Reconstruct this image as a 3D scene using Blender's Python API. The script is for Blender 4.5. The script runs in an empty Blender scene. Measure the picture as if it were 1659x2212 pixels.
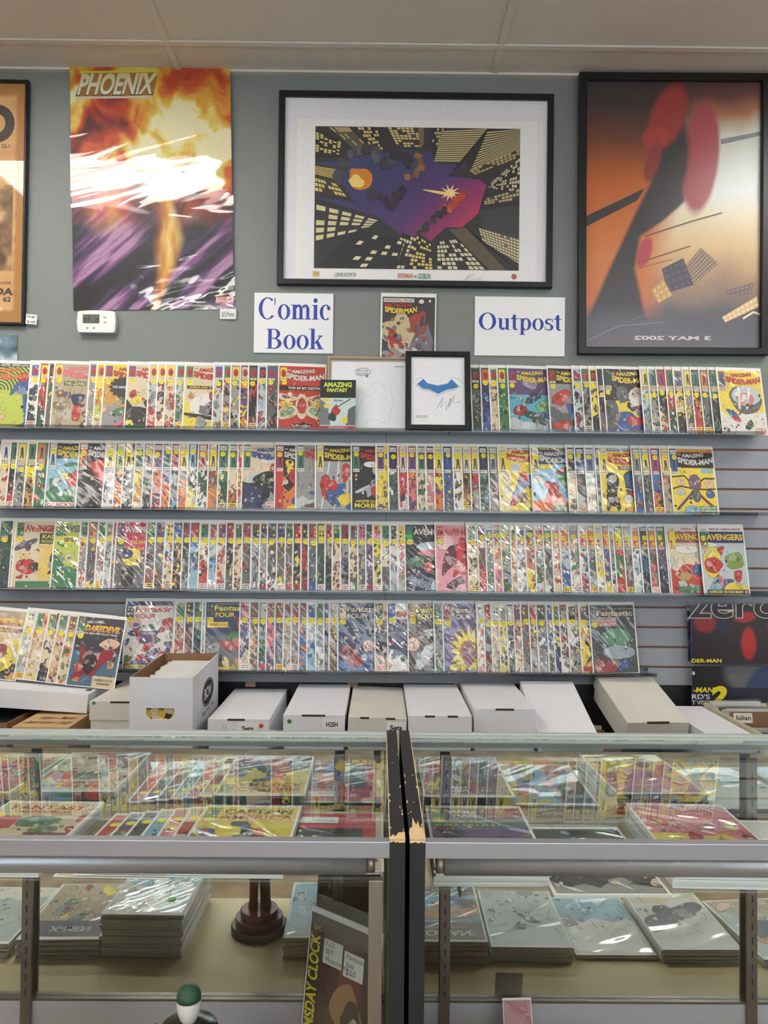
import bpy, bmesh, math, random
from mathutils import Matrix, Vector
SC = bpy.context.scene
COL = SC.collection
PI = math.pi

# ------------------------------------------------------------------ camera
F_PX = 1664.0
CAM_Z = 1.36
R_CAM = (Matrix.Rotation(math.radians(-0.30), 3, 'Z') @ Matrix.Rotation(math.radians(90 + 1.17), 3, 'X')
         @ Matrix.Rotation(math.radians(0.50), 3, 'Z'))
cam_d = bpy.data.cameras.new('camera')
cam_d.sensor_fit = 'HORIZONTAL'
cam_d.sensor_width = 36.0
cam_d.lens = 36.0 * F_PX / 1659.0
cam_d.clip_start = 0.05
cam = bpy.data.objects.new('camera', cam_d)
COL.objects.link(cam)
cam.matrix_world = Matrix.Translation((0, 0, CAM_Z)) @ R_CAM.to_4x4()
SC.camera = cam

# ------------------------------------------------------------------ world, exposure
w = bpy.data.worlds.new('world'); SC.world = w; w.use_nodes = True
w.node_tree.nodes['Background'].inputs[0].default_value = (0.82, 0.91, 1.0, 1)
w.node_tree.nodes['Background'].inputs[1].default_value = 3.0
SC.view_settings.view_transform = 'Standard'
SC.view_settings.look = 'None'
SC.view_settings.exposure = 0.34
SC.view_settings.gamma = 1.0
SC.view_settings.use_curve_mapping = False
try:
    SC.cycles.use_denoising = True
    SC.cycles.denoiser = 'OPENIMAGEDENOISE'
except Exception:
    pass
SC.cycles.transparent_max_bounces = 14
SC.cycles.max_bounces = 5
SC.cycles.diffuse_bounces = 3
SC.cycles.glossy_bounces = 4
SC.cycles.use_adaptive_sampling = True
SC.cycles.adaptive_threshold = 0.15
SC.cycles.adaptive_min_samples = 16
SC.cycles.caustics_reflective = False
SC.cycles.caustics_refractive = False
TROFFER_STRENGTH = 13.0

WALL_Y = 2.985          # painted wall plane
SLAT_Y = 2.965          # face of the slat wall
CEIL_Z = 3.135
ROOM_X0, ROOM_X1, ROOM_Y0 = -4.2, 4.6, -4.6

# daylight comes in through the shop window behind the camera
pl = bpy.data.lights.new('window_daylight_portal', 'AREA'); pl.shape = 'RECTANGLE'; pl.size = 6.8; pl.size_y = 2.5
pl.cycles.is_portal = True
po = bpy.data.objects.new('window_daylight_portal', pl); COL.objects.link(po)
po.location = (0.8, ROOM_Y0 + 0.02, 1.5); po.rotation_euler = (PI / 2, 0, 0)

# ------------------------------------------------------------------ helpers
def P(px, py, D):
    """World point on the plane y = D seen at pixel (px, py) of the photograph."""
    d = R_CAM @ Vector(((px - 829.5) / F_PX, -(py - 1106.0) / F_PX, -1.0))
    k = D / d.y
    return Vector((d.x * k, D, CAM_Z + d.z * k))

def lin(c):
    return tuple((v / 255 / 12.92) if v <= 10 else ((v / 255 + 0.055) / 1.055) ** 2.4 for v in c)

PAL = dict(r=(196, 48, 44), o=(228, 118, 52), y=(240, 214, 62), g=(52, 118, 78), b=(48, 88, 158), c=(128, 182, 208),
           p=(92, 66, 120), k=(26, 26, 32), w=(234, 231, 224), e=(226, 208, 174), n=(118, 74, 50), s=(146, 146, 146),
           m=(224, 112, 130), d=(36, 66, 54), v=(36, 46, 88), t=(182, 162, 132), l=(186, 204, 70), x=(84, 88, 92),
           i=(232, 188, 158), a=(190, 202, 206), q=(150, 34, 40), h=(206, 150, 60))
PALL = {k: lin(tuple(v[j] * .84 + (168, 154, 136)[j] * .16 for j in range(3))) for k, v in PAL.items()}

def cc(c):
    if isinstance(c, str):
        return PALL[c]
    if len(c) == 3 and max(c) > 1.0:
        return lin(c)
    return c

MATS = {}
def mat(name, color, rough=0.5, metal=0.0, spec=0.5, noise=None, bump=None, emit=None, coat=0.0):
    if name in MATS:
        return MATS[name]
    m = bpy.data.materials.new(name); m.use_nodes = True
    nt = m.node_tree; b = nt.nodes['Principled BSDF']
    col = tuple(cc(color)) + (1,)
    b.inputs['Base Color'].default_value = col
    b.inputs['Roughness'].default_value = rough
    b.inputs['Metallic'].default_value = metal
    b.inputs['Specular IOR Level'].default_value = spec
    b.inputs['Coat Weight'].default_value = coat
    tc = nt.nodes.new('ShaderNodeTexCoord')
    if noise:
        sc, amt = noise[:2]
        stretch = noise[2] if len(noise) > 2 else (1, 1, 1)
        mp = nt.nodes.new('ShaderNodeMapping'); mp.inputs['Scale'].default_value = stretch
        n = nt.nodes.new('ShaderNodeTexNoise'); n.inputs['Scale'].default_value = sc; n.inputs['Detail'].default_value = 2
        nt.links.new(tc.outputs['Object'], mp.inputs[0]); nt.links.new(mp.outputs[0], n.inputs['Vector'])
        mr = nt.nodes.new('ShaderNodeMapRange'); mr.inputs['From Min'].default_value = 0.3; mr.inputs['From Max'].default_value = 0.7
        mr.inputs['To Min'].default_value = 1 - amt; mr.inputs['To Max'].default_value = 1 + amt
        nt.links.new(n.outputs['Fac'], mr.inputs['Value'])
        mx = nt.nodes.new('ShaderNodeVectorMath'); mx.operation = 'SCALE'
        mx.inputs[0].default_value = col[:3]
        nt.links.new(mr.outputs[0], mx.inputs['Scale']); nt.links.new(mx.outputs[0], b.inputs['Base Color'])
    if bump:
        sc, st, dist = bump
        n2 = nt.nodes.new('ShaderNodeTexNoise'); n2.inputs['Scale'].default_value = sc; n2.inputs['Detail'].default_value = 1
        nt.links.new(tc.outputs['Object'], n2.inputs['Vector'])
        bp = nt.nodes.new('ShaderNodeBump'); bp.inputs['Strength'].default_value = st; bp.inputs['Distance'].default_value = dist
        nt.links.new(n2.outputs['Fac'], bp.inputs['Height']); nt.links.new(bp.outputs[0], b.inputs['Normal'])
    if emit:
        b.inputs['Emission Color'].default_value = tuple(cc(emit[0])) + (1,)
        b.inputs['Emission Strength'].default_value = emit[1]
    MATS[name] = m
    return m

def print_mat(name, rough=0.45, coat=0.0, coat_rough=0.06, wrinkle=0.0, scale=26.0, stretch=(1.0, 2.2, 1.0), coat_ior=1.5, turn=0.6):
    """Printed surface: flat ink from the colour attribute, optionally inside a clear wrinkled poly bag."""
    m = bpy.data.materials.new(name); m.use_nodes = True
    nt = m.node_tree; b = nt.nodes['Principled BSDF']
    at = nt.nodes.new('ShaderNodeAttribute'); at.attribute_name = 'Col'
    tc = nt.nodes.new('ShaderNodeTexCoord')
    n = nt.nodes.new('ShaderNodeTexNoise'); n.inputs['Scale'].default_value = 140; n.inputs['Detail'].default_value = 1
    nt.links.new(tc.outputs['Object'], n.inputs['Vector'])
    mr = nt.nodes.new('ShaderNodeMapRange'); mr.inputs['To Min'].default_value = 0.86; mr.inputs['To Max'].default_value = 1.10
    nt.links.new(n.outputs['Fac'], mr.inputs['Value'])
    sc = nt.nodes.new('ShaderNodeVectorMath'); sc.operation = 'SCALE'
    nt.links.new(at.outputs['Color'], sc.inputs[0]); nt.links.new(mr.outputs[0], sc.inputs['Scale'])
    nt.links.new(sc.outputs[0], b.inputs['Base Color'])
    b.inputs['Roughness'].default_value = rough
    b.inputs['Coat Weight'].default_value = coat
    b.inputs['Coat Roughness'].default_value = coat_rough
    b.inputs['Coat IOR'].default_value = coat_ior
    if wrinkle > 0:
        oi = nt.nodes.new('ShaderNodeObjectInfo')
        mu = nt.nodes.new('ShaderNodeMath'); mu.operation = 'MULTIPLY'; mu.inputs[1].default_value = 37.0
        nt.links.new(oi.outputs['Random'], mu.inputs[0])
        mp = nt.nodes.new('ShaderNodeMapping'); mp.vector_type = 'TEXTURE'; mp.inputs['Scale'].default_value = stretch
        mp.inputs['Rotation'].default_value = (0, 0, turn)
        nt.links.new(tc.outputs['Object'], mp.inputs[0]); nt.links.new(mu.outputs[0], mp.inputs['Location'])
        n2 = nt.nodes.new('ShaderNodeTexNoise'); n2.inputs['Scale'].default_value = scale
        n2.inputs['Detail'].default_value = 1.0; n2.inputs['Distortion'].default_value = 1.4
        nt.links.new(mp.outputs[0], n2.inputs['Vector'])
        bp = nt.nodes.new('ShaderNodeBump'); bp.inputs['Strength'].default_value = wrinkle; bp.inputs['Distance'].default_value = 0.01
        nt.links.new(n2.outputs['Fac'], bp.inputs['Height'])
        nt.links.new(bp.outputs[0], b.inputs['Coat Normal'])
    MATS[name] = m
    return m

def glass_mat(name, tint, boost=1.0, rough=0.0, wrinkle=None):
    """Thin clear sheet: straight-through transmission and a Fresnel reflection on its outer face."""
    m = bpy.data.materials.new(name); m.use_nodes = True
    nt = m.node_tree; nt.nodes.remove(nt.nodes['Principled BSDF'])
    out = nt.nodes['Material Output']
    tr = nt.nodes.new('ShaderNodeBsdfTransparent'); tr.inputs[0].default_value = tuple(tint) + (1,)
    gl = nt.nodes.new('ShaderNodeBsdfGlossy'); gl.inputs['Roughness'].default_value = rough
    gl.inputs[0].default_value = (0.96, 1, 0.98, 1)
    fr = nt.nodes.new('ShaderNodeFresnel'); fr.inputs[0].default_value = 1.5
    if wrinkle:
        tc = nt.nodes.new('ShaderNodeTexCoord'); mp = nt.nodes.new('ShaderNodeMapping'); mp.vector_type = 'TEXTURE'
        mp.inputs['Scale'].default_value = (2.4, 1, 1); mp.inputs['Rotation'].default_value = (0, 0, .18)
        n2 = nt.nodes.new('ShaderNodeTexNoise'); n2.inputs['Scale'].default_value = wrinkle[0]; n2.inputs['Detail'].default_value = 2.0; n2.inputs['Distortion'].default_value = 1.2
        bp = nt.nodes.new('ShaderNodeBump'); bp.inputs['Strength'].default_value = wrinkle[1]; bp.inputs['Distance'].default_value = 0.01
        nt.links.new(tc.outputs['Object'], mp.inputs[0]); nt.links.new(mp.outputs[0], n2.inputs['Vector'])
        nt.links.new(n2.outputs['Fac'], bp.inputs['Height']); nt.links.new(bp.outputs[0], gl.inputs['Normal'])
    ge = nt.nodes.new('ShaderNodeNewGeometry')
    inv = nt.nodes.new('ShaderNodeMath'); inv.operation = 'SUBTRACT'; inv.inputs[0].default_value = boost
    bm_ = nt.nodes.new('ShaderNodeMath'); bm_.operation = 'MULTIPLY'; bm_.inputs[1].default_value = boost
    nt.links.new(ge.outputs['Backfacing'], bm_.inputs[0]); nt.links.new(bm_.outputs[0], inv.inputs[1])
    mu = nt.nodes.new('ShaderNodeMath'); mu.operation = 'MULTIPLY'; mu.use_clamp = True
    nt.links.new(fr.outputs[0], mu.inputs[0]); nt.links.new(inv.outputs[0], mu.inputs[1])
    mx = nt.nodes.new('ShaderNodeMixShader')
    nt.links.new(mu.outputs[0], mx.inputs[0]); nt.links.new(tr.outputs[0], mx.inputs[1]); nt.links.new(gl.outputs[0], mx.inputs[2])
    nt.links.new(mx.outputs[0], out.inputs[0])
    MATS[name] = m
    return m

print_mat('printed_paper', rough=0.5)
print_mat('printed_gloss_paper', rough=0.35, coat=0.6, coat_rough=0.12)
print_mat('framed_print_behind_glass', rough=0.5, coat=1.0, coat_rough=0.02)
print_mat('poster_in_plastic', rough=0.45, coat=0.55, coat_rough=0.05, wrinkle=0.55, scale=6.0, stretch=(2.6, 1, 1), turn=0.25)
print_mat('framed_matt_poster', rough=0.5, coat=0.7, coat_rough=0.28)
print_mat('bagged_cover_smooth', rough=0.5, coat=0.9, coat_rough=0.10, wrinkle=0.30, scale=20.0, coat_ior=1.46, stretch=(1, 3, 1), turn=0.8)
print_mat('bagged_cover_wrinkled', rough=0.5, coat=1.0, coat_rough=0.055, wrinkle=0.80, scale=21.0, stretch=(1.0, 4.0, 1), coat_ior=1.66, turn=0.75)
print_mat('bagged_cover_broad', rough=0.5, coat=1.0, coat_rough=0.06, wrinkle=0.45, scale=9.0, stretch=(1, 2.5, 1), coat_ior=1.7, turn=0.9)
mat('white_board', (232, 230, 225), 0.55)
mat('white_paper', (240, 240, 242), 0.6)
mat('sticker_paper', (238, 238, 235), 0.6)
mat('black_frame_paint', (17, 17, 20), 0.38)
mat('pale_wood_frame', (176, 152, 118), 0.5, noise=(30, .12, (1, 8, 1)))
mat('wall_paint', (130, 135, 133), 0.62, noise=(3, .03), bump=(160, .35, .004))
mat('side_wall_paint', (206, 206, 200), 0.7)
mat('front_wall_paint', (132, 134, 132), 0.7)
mat('slat_laminate', (154, 157, 163), 0.42, noise=(6, .03))
mat('groove_brown', (128, 88, 70), 0.7)
mat('black_panel', (22, 24, 30), 0.5)
mat('ceiling_tile_face', (228, 223, 214), 0.9, noise=(210, .13), bump=(230, .5, .004))
mat('ceiling_tee_metal', (226, 222, 214), 0.5)
mat('carpet', (142, 120, 94), 0.95, noise=(9, .35), bump=(120, .4, .006))
mat('white_cardboard', (228, 230, 236), 0.62, noise=(5, .025), bump=(60, .05, .002))
mat('aged_white_cardboard', (214, 211, 201), 0.65, noise=(7, .06), bump=(40, .08, .002))
mat('cream_cardboard', (206, 200, 172), 0.65, noise=(7, .05))
mat('tan_cardboard', (196, 160, 112), 0.75, noise=(9, .08, (1, 4, 1)))
mat('brown_cardboard', (146, 106, 74), 0.8, noise=(10, .08))
mat('dark_slot', (70, 46, 34), 0.8)
mat('dark_void', (14, 13, 14), 0.8)
mat('brushed_aluminium', (172, 174, 182), 0.34, metal=0.7, noise=(14, .05, (.1, 8, 8)))
mat('dull_aluminium', (186, 194, 190), 0.38, metal=0.35)
mat('anodised_post', (150, 138, 128), 0.4, metal=0.8)
mat('standard_steel', (120, 112, 106), 0.35, metal=0.9)
mat('slot_black', (18, 16, 16), 0.7)
mat('black_case_paint', (24, 26, 30), 0.5, noise=(18, .15), bump=(90, .1, .002))
mat('raw_particle_board', (224, 190, 142), 0.8, noise=(60, .12))
mat('tan_deck_board', (226, 206, 166), 0.55, noise=(6, .05))
mat('grey_rail_plastic', (168, 166, 174), 0.5)
mat('mirror_silver', (222, 226, 222), 0.01, metal=1.0)
mat('light_wood_block', (170, 140, 112), 0.7)
mat('thermostat_plastic', (232, 232, 230), 0.4)
mat('lcd_grey', (92, 100, 92), 0.3)
mat('lcd_ink', (30, 36, 32), 0.5)
mat('ink_black', (24, 24, 26), 0.6)
mat('sign_blue', (44, 64, 160), 0.6)
mat('pen_grey', (60, 60, 66), 0.6)
mat('statue_black', (20, 18, 18), 0.25)
mat('statue_red', (120, 22, 24), 0.25)
mat('statue_maroon', (84, 26, 24), 0.35)
mat('statue_pale', (226, 220, 214), 0.4)
mat('statue_green', (30, 78, 54), 0.5)
mat('bench_dark', (46, 44, 44), 0.6)
mat('troffer_lens', (250, 250, 245), 0.5, emit=((255, 250, 243), TROFFER_STRENGTH))
mat('troffer_frame', (220, 220, 216), 0.5)
mat('window_frame_metal', (90, 90, 92), 0.4, metal=0.6)
mat('page_edges', (214, 215, 208), 0.7, noise=(3, .2, (1, 1, 220)))
mat('bag_film_edges', (226, 229, 230), 0.2, coat=1.0, noise=(5, .1, (1, 1, 160)))
mat('brown_divider', (126, 96, 74), 0.8)
glass_mat('case_glass', (0.955, 0.98, 0.97), boost=1.6)
glass_mat('clear_glass', (0.98, 0.99, 0.985), boost=1.0)
glass_mat('shade_tinted_acrylic', (0.66, 0.67, 0.69), boost=1.2, rough=0.08)  # clear shelf plastic, tint darkened to stand for the shade along its underside
glass_mat('clear_film', (0.93, 0.94, 0.94), boost=1.6, rough=0.05)
glass_mat('loose_sleeve_film', (0.97, 0.975, 0.975), boost=1.1, rough=0.04, wrinkle=(6.0, .55))
M = MATS

def link(o, parent=None):
    COL.objects.link(o)
    if parent is not None:
        o.parent = parent
    return o

def tag(o, label, cat, group=None):
    o['label'] = label; o['category'] = cat
    if group:
        o['group'] = group
    return o

def empty(name, loc=(0, 0, 0), rot=None, label=None, cat=None, group=None):
    o = bpy.data.objects.new(name, None); o.empty_display_size = 0.02
    if isinstance(loc, Matrix):
        o.matrix_world = loc
    else:
        o.location = loc
        if rot:
            o.rotation_euler = rot
    link(o)
    if label:
        tag(o, label, cat, group)
    return o

class MB:
    """Collects simple solids into one mesh."""
    def __init__(s):
        s.v = []; s.f = []; s.mi = []; s.smooth = []
    def quad(s, pts, mi=0):
        i = len(s.v); s.v += [tuple(p) for p in pts]; s.f.append(tuple(range(i, i + len(pts)))); s.mi.append(mi); s.smooth.append(False); return s
    def box(s, a, b, mi=0):
        x0, y0, z0 = a; x1, y1, z1 = b
        i = len(s.v)
        s.v += [(x0, y0, z0), (x1, y0, z0), (x1, y1, z0), (x0, y1, z0), (x0, y0, z1), (x1, y0, z1), (x1, y1, z1), (x0, y1, z1)]
        for f in ((0, 3, 2, 1), (4, 5, 6, 7), (0, 1, 5, 4), (1, 2, 6, 5), (2, 3, 7, 6), (3, 0, 4, 7)):
            s.f.append(tuple(i + k for k in f)); s.mi.append(mi); s.smooth.append(False)
        return s
    def prism(s, pts, axis, a, b, mi=0, smooth=False):
        """pts: closed 2D outline; extruded along axis (0,1,2) from a to b."""
        n = len(pts); i = len(s.v)
        def mk(p, t):
            q = [p[0], p[1]]; q.insert(axis, t); return tuple(q)
        s.v += [mk(p, a) for p in pts] + [mk(p, b) for p in pts]
        s.f.append(tuple(i + k for k in range(n))); s.mi.append(mi); s.smooth.append(False)
        s.f.append(tuple(i + n + k for k in reversed(range(n)))); s.mi.append(mi); s.smooth.append(False)
        for k in range(n):
            s.f.append((i + k, i + n + k, i + n + (k + 1) % n, i + (k + 1) % n)); s.mi.append(mi); s.smooth.append(smooth)
        return s
    def lathe(s, prof, c=(0, 0, 0), n=32, mi=0):
        i = len(s.v)
        for r, z in prof:
            for k in range(n):
                t = 2 * PI * k / n
                s.v.append((c[0] + r * math.cos(t), c[1] + r * math.sin(t), c[2] + z))
        for j in range(len(prof) - 1):
            for k in range(n):
                a = i + j * n + k; b = i + j * n + (k + 1) % n
                s.f.append((a, b, b + n, a + n)); s.mi.append(mi); s.smooth.append(True)
        s.f.append(tuple(i + k for k in reversed(range(n)))); s.mi.append(mi); s.smooth.append(False)
        top = i + (len(prof) - 1) * n
        s.f.append(tuple(top + k for k in range(n))); s.mi.append(mi); s.smooth.append(False)
        return s
    def tube(s, pts, rad, n=10, mi=0):
        pts = [Vector(p) for p in pts]; i = len(s.v)
        if not hasattr(rad, '__len__'):
            rad = [rad] * len(pts)
        for j, p in enumerate(pts):
            d = (pts[min(j + 1, len(pts) - 1)] - pts[max(j - 1, 0)]).normalized()
            u = d.cross(Vector((0.3, 1, 0.2))).normalized(); v = d.cross(u)
            for k in range(n):
                t = 2 * PI * k / n
                s.v.append(tuple(p + (u * math.cos(t) + v * math.sin(t)) * rad[j]))
        for j in range(len(pts) - 1):
            for k in range(n):
                a = i + j * n + k; b = i + j * n + (k + 1) % n
                s.f.append((a, b, b + n, a + n)); s.mi.append(mi); s.smooth.append(True)
        s.f.append(tuple(i + k for k in reversed(range(n)))); s.mi.append(mi); s.smooth.append(False)
        e = i + (len(pts) - 1) * n
        s.f.append(tuple(e + k for k in range(n))); s.mi.append(mi); s.smooth.append(False)
        return s
    def mesh(s, name, mats, bevel=0.0, seg=2):
        me = bpy.data.meshes.new(name)
        me.from_pydata(s.v, [], s.f)
        for m in (mats if isinstance(mats, (list, tuple)) else [mats]):
            me.materials.append(M[m] if isinstance(m, str) else m)
        me.polygons.foreach_set('material_index', s.mi)
        me.polygons.foreach_set('use_smooth', s.smooth)
        bm = bmesh.new(); bm.from_mesh(me)
        bmesh.ops.recalc_face_normals(bm, faces=bm.faces)
        if bevel > 0:
            bmesh.ops.bevel(bm, geom=list(bm.edges), offset=bevel, segments=seg, profile=0.7, affect='EDGES')
        bm.to_mesh(me); bm.free()
        return me
    def obj(s, name, mats, parent=None, bevel=0.0, seg=2):
        o = bpy.data.objects.new(name, s.mesh(name, mats, bevel, seg))
        return link(o, parent)

def objm(name, me, parent=None):
    return link(bpy.data.objects.new(name, me), parent)

# ------------------------------------------------------------------ flat print (ink layers with a colour attribute)
_TXT = {}
def text_geo(s, offset):
    key = (s, offset)
    if key not in _TXT:
        c = bpy.data.curves.new('t', 'FONT'); c.body = s; c.offset = offset; c.resolution_u = 5 if len(s) < 5 else 3
        o = bpy.data.objects.new('t', c)
        m = o.to_mesh()
        V = [(v.co.x, v.co.y) for v in m.vertices]; Fa = [tuple(p.vertices) for p in m.polygons]
        o.to_mesh_clear(); bpy.data.objects.remove(o); bpy.data.curves.remove(c)
        _TXT[key] = (V, Fa)
    return _TXT[key]

class Art:
    def __init__(s, dz=2e-5, z0=0.0):
        s.v = []; s.f = []; s.c = []; s.z = z0; s.dz = dz; s.clip = None
    def up(s):
        s.z += s.dz
    def _add(s, pts, faces, cols):
        i = len(s.v)
        if s.clip:
            x0, y0, x1, y1 = s.clip
            pts = [(min(max(p[0], x0), x1), min(max(p[1], y0), y1)) for p in pts]
        s.v += [(p[0], p[1], s.z) for p in pts]
        s.f += [tuple(i + k for k in f) for f in faces]
        s.c += cols
    def poly(s, pts, c, cols=None):
        s.up()
        s._add(pts, [tuple(range(len(pts)))], [cc(k) for k in cols] if cols else [cc(c)] * len(pts)); return s
    def rect(s, x0, y0, x1, y1, c, cols=None):
        return s.poly([(x0, y0), (x1, y0), (x1, y1), (x0, y1)], c, cols)
    def ell(s, cx, cy, rx, ry, c, n=18, rot=0.0):
        ca, sa = math.cos(rot), math.sin(rot)
        return s.poly([(cx + rx * math.cos(2 * PI * k / n) * ca - ry * math.sin(2 * PI * k / n) * sa,
                        cy + rx * math.cos(2 * PI * k / n) * sa + ry * math.sin(2 * PI * k / n) * ca) for k in range(n)], c)
    def ring(s, cx, cy, ox, oy, ix, iy, c, a0=0.0, a1=360.0, n=36):
        s.up(); pts = []
        for k in range(n + 1):
            t = math.radians(a0 + (a1 - a0) * k / n)
            pts += [(cx + ox * math.cos(t), cy + oy * math.sin(t)), (cx + ix * math.cos(t), cy + iy * math.sin(t))]
        s._add(pts, [(2 * k, 2 * k + 2, 2 * k + 3, 2 * k + 1) for k in range(n)], [cc(c)] * len(pts)); return s
    def star(s, cx, cy, r0, r1, n, c, sy=1.0, rot=0.0):
        return s.poly([(cx + (r0 if k % 2 else r1) * math.cos(PI * k / n + rot), cy + sy * (r0 if k % 2 else r1) * math.sin(PI * k / n + rot)) for k in range(2 * n)], c)
    def blob(s, cx, cy, rx, ry, c, rng, out=None, rot=0.0, rough=0.35, n=12):
        rad = [1 + rng.uniform(-rough, rough) for _ in range(n)]
        ca, sa = math.cos(rot), math.sin(rot)
        def pts(g):
            r = []
            for k in range(n):
                t = 2 * PI * k / n
                x = (rx * rad[k] + g) * math.cos(t); y = (ry * rad[k] + g) * math.sin(t)
                r.append((cx + x * ca - y * sa, cy + x * sa + y * ca))
            for _ in range(2 if n >= 12 else 1):
                r = [((a[0] * f + b[0] * (1 - f)), (a[1] * f + b[1] * (1 - f))) for a, b in zip(r, r[1:] + r[:1]) for f in (.77, .23)]
            return r
        if out is not None:
            s.poly(pts(out[1]), out[0])
        return s.poly(pts(0), c)
    def stroke(s, pts, wd, c):
        s.up(); q = []; n = len(pts)
        for k in range(n):
            a = pts[max(k - 1, 0)]; b = pts[min(k + 1, n - 1)]
            dx, dy = b[0] - a[0], b[1] - a[1]; L = math.hypot(dx, dy) or 1
            h = (wd[k] if hasattr(wd, '__len__') else wd) / 2
            q += [(pts[k][0] - dy / L * h, pts[k][1] + dx / L * h), (pts[k][0] + dy / L * h, pts[k][1] - dx / L * h)]
        s._add(q, [(2 * k, 2 * k + 1, 2 * k + 3, 2 * k + 2) for k in range(n - 1)], [cc(c)] * len(q)); return s
    def text(s, t, x, y, h, c, width=None, bold=0.02, shear=0.0, outline=None, warp=None, grad=None, rot=0.0, flip=False, flipv=False, center=False):
        """Lettering with its lower left corner at (x, y), cap height h, squeezed or stretched to width."""
        base, _ = text_geo(t, 0.0)
        xs = [p[0] for p in base]; x0, x1 = min(xs), max(xs)
        k = h / 0.70
        kx = (width / (x1 - x0)) if width else k
        if center:
            x = x - kx * (x1 - x0) / 2
        W = kx * (x1 - x0)
        ca, sa = math.cos(rot), math.sin(rot)
        def put(off, col):
            V, Fa = text_geo(t, off)
            s.up(); pts = []; cols = []
            for (vx, vy) in V:
                px = (vx - x0) * kx + shear * vy * k; py = vy * k
                if flip:
                    px = W - px
                if flipv:
                    py = h - py
                if warp:
                    py += warp(px / W)
                pts.append((x + px * ca - py * sa, y + px * sa + py * ca))
                if grad:
                    f = min(max(vy / 0.7, 0), 1); a = cc(col); b = cc(grad)
                    cols.append(tuple(a[j] * (1 - f) + b[j] * f for j in range(3)))
                else:
                    cols.append(cc(col))
            s._add(pts, Fa, cols)
        if outline:
            put(bold + outline[1], outline[0])
        put(bold, c)
        return s
    def lines(s, x0, y0, x1, y1, n, c, rng, fill=0.5):
        """rows of tiny illegible print"""
        s.up(); hh = (y1 - y0) / n
        for k in range(n):
            x = x0
            while x < x1 - 1e-4:
                L = rng.uniform(.12, .3) * (x1 - x0); xe = min(x + L, x1)
                yy = y0 + hh * (k + .25)
                s._add([(x, yy), (xe, yy), (xe, yy + hh * fill), (x, yy + hh * fill)], [(0, 1, 2, 3)], [cc(c)] * 4)
                x = xe + .05 * (x1 - x0)
        return s
    def mesh(s, name, m):
        me = bpy.data.meshes.new(name)
        me.from_pydata(s.v, [], s.f)
        a = me.attributes.new('Col', 'FLOAT_COLOR', 'POINT')
        flat = []
        for c in s.c:
            flat += [c[0], c[1], c[2], 1.0]
        a.data.foreach_set('color', flat)
        me.materials.append(M[m])
        # every ink layer faces the reader
        bm = bmesh.new(); bm.from_mesh(me)
        bm.faces.ensure_lookup_table()
        rev = [f for f in bm.faces if f.normal.z < 0]
        if rev:
            bmesh.ops.reverse_faces(bm, faces=rev)
        bm.to_mesh(me); bm.free()
        return me
    def obj(s, name, m, parent=None, loc=None):
        o = objm(name, s.mesh(name, m), parent)
        if loc is not None:
            o.location = loc
        return o

import numpy as np
def vnoise(x, y, seed):
    xi = np.floor(x).astype(int); yi = np.floor(y).astype(int)
    xf = x - xi; yf = y - yi
    def hsh(a, b):
        n = (a * 374761393 + b * 668265263 + seed * 974711) & 0x7fffffff
        n = (n ^ (n >> 13)) * 1274126177 & 0x7fffffff
        return ((n ^ (n >> 16)) & 0xffff) / 65535.0
    u = xf * xf * (3 - 2 * xf); v = yf * yf * (3 - 2 * yf)
    return (hsh(xi, yi) * (1 - u) + hsh(xi + 1, yi) * u) * (1 - v) + (hsh(xi, yi + 1) * (1 - u) + hsh(xi + 1, yi + 1) * u) * v

def fbm(x, y, seed, o=4):
    t = 0; a = .5
    for k in range(o):
        t = t + a * vnoise(x, y, seed + k * 17); x = x * 2.03; y = y * 2.03; a *= .5
    return t / (1 - .5 ** o)

def ramp(t, stops):
    t = np.clip(t, 0, 1)
    xs = [q[0] for q in stops]; cs = [lin(q[1]) for q in stops]
    return np.stack([np.interp(t, xs, [c[j] for c in cs]) for j in range(3)], -1)

def paint_grid(W, H, nx, ny, fn, name, m):
    """A painted sheet: colour attribute on a fine grid, fn(u, v) -> linear rgb arrays."""
    u, v = np.meshgrid(np.linspace(0, 1, nx + 1), np.linspace(0, 1, ny + 1))
    rgb = fn(u, v)
    me = bpy.data.meshes.new(name)
    V = np.stack([u * W, v * H, np.zeros_like(u)], -1).reshape(-1, 3)
    idx = np.arange((nx + 1) * (ny + 1)).reshape(ny + 1, nx + 1)
    Fq = np.stack([idx[:-1, :-1], idx[:-1, 1:], idx[1:, 1:], idx[1:, :-1]], -1).reshape(-1, 4)
    me.from_pydata(V.tolist(), [], Fq.tolist())
    a = me.attributes.new('Col', 'FLOAT_COLOR', 'POINT')
    col = np.concatenate([rgb.reshape(-1, 3), np.ones((V.shape[0], 1))], -1)
    a.data.foreach_set('color', col.astype(np.float32).ravel())
    me.materials.append(M[m])
    return me

def upright(p, yaw=0.0, lean=0.0, roll=0.0):
    """Frame of a sheet standing at p: x to the right, y up the sheet, z towards the shop."""
    return (Matrix.Translation(p) @ Matrix.Rotation(yaw, 4, 'Z') @ Matrix.Rotation(PI / 2 - lean, 4, 'X') @ Matrix.Rotation(roll, 4, 'Z'))

def structure(o):
    o['kind'] = 'structure'
    return o

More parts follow.
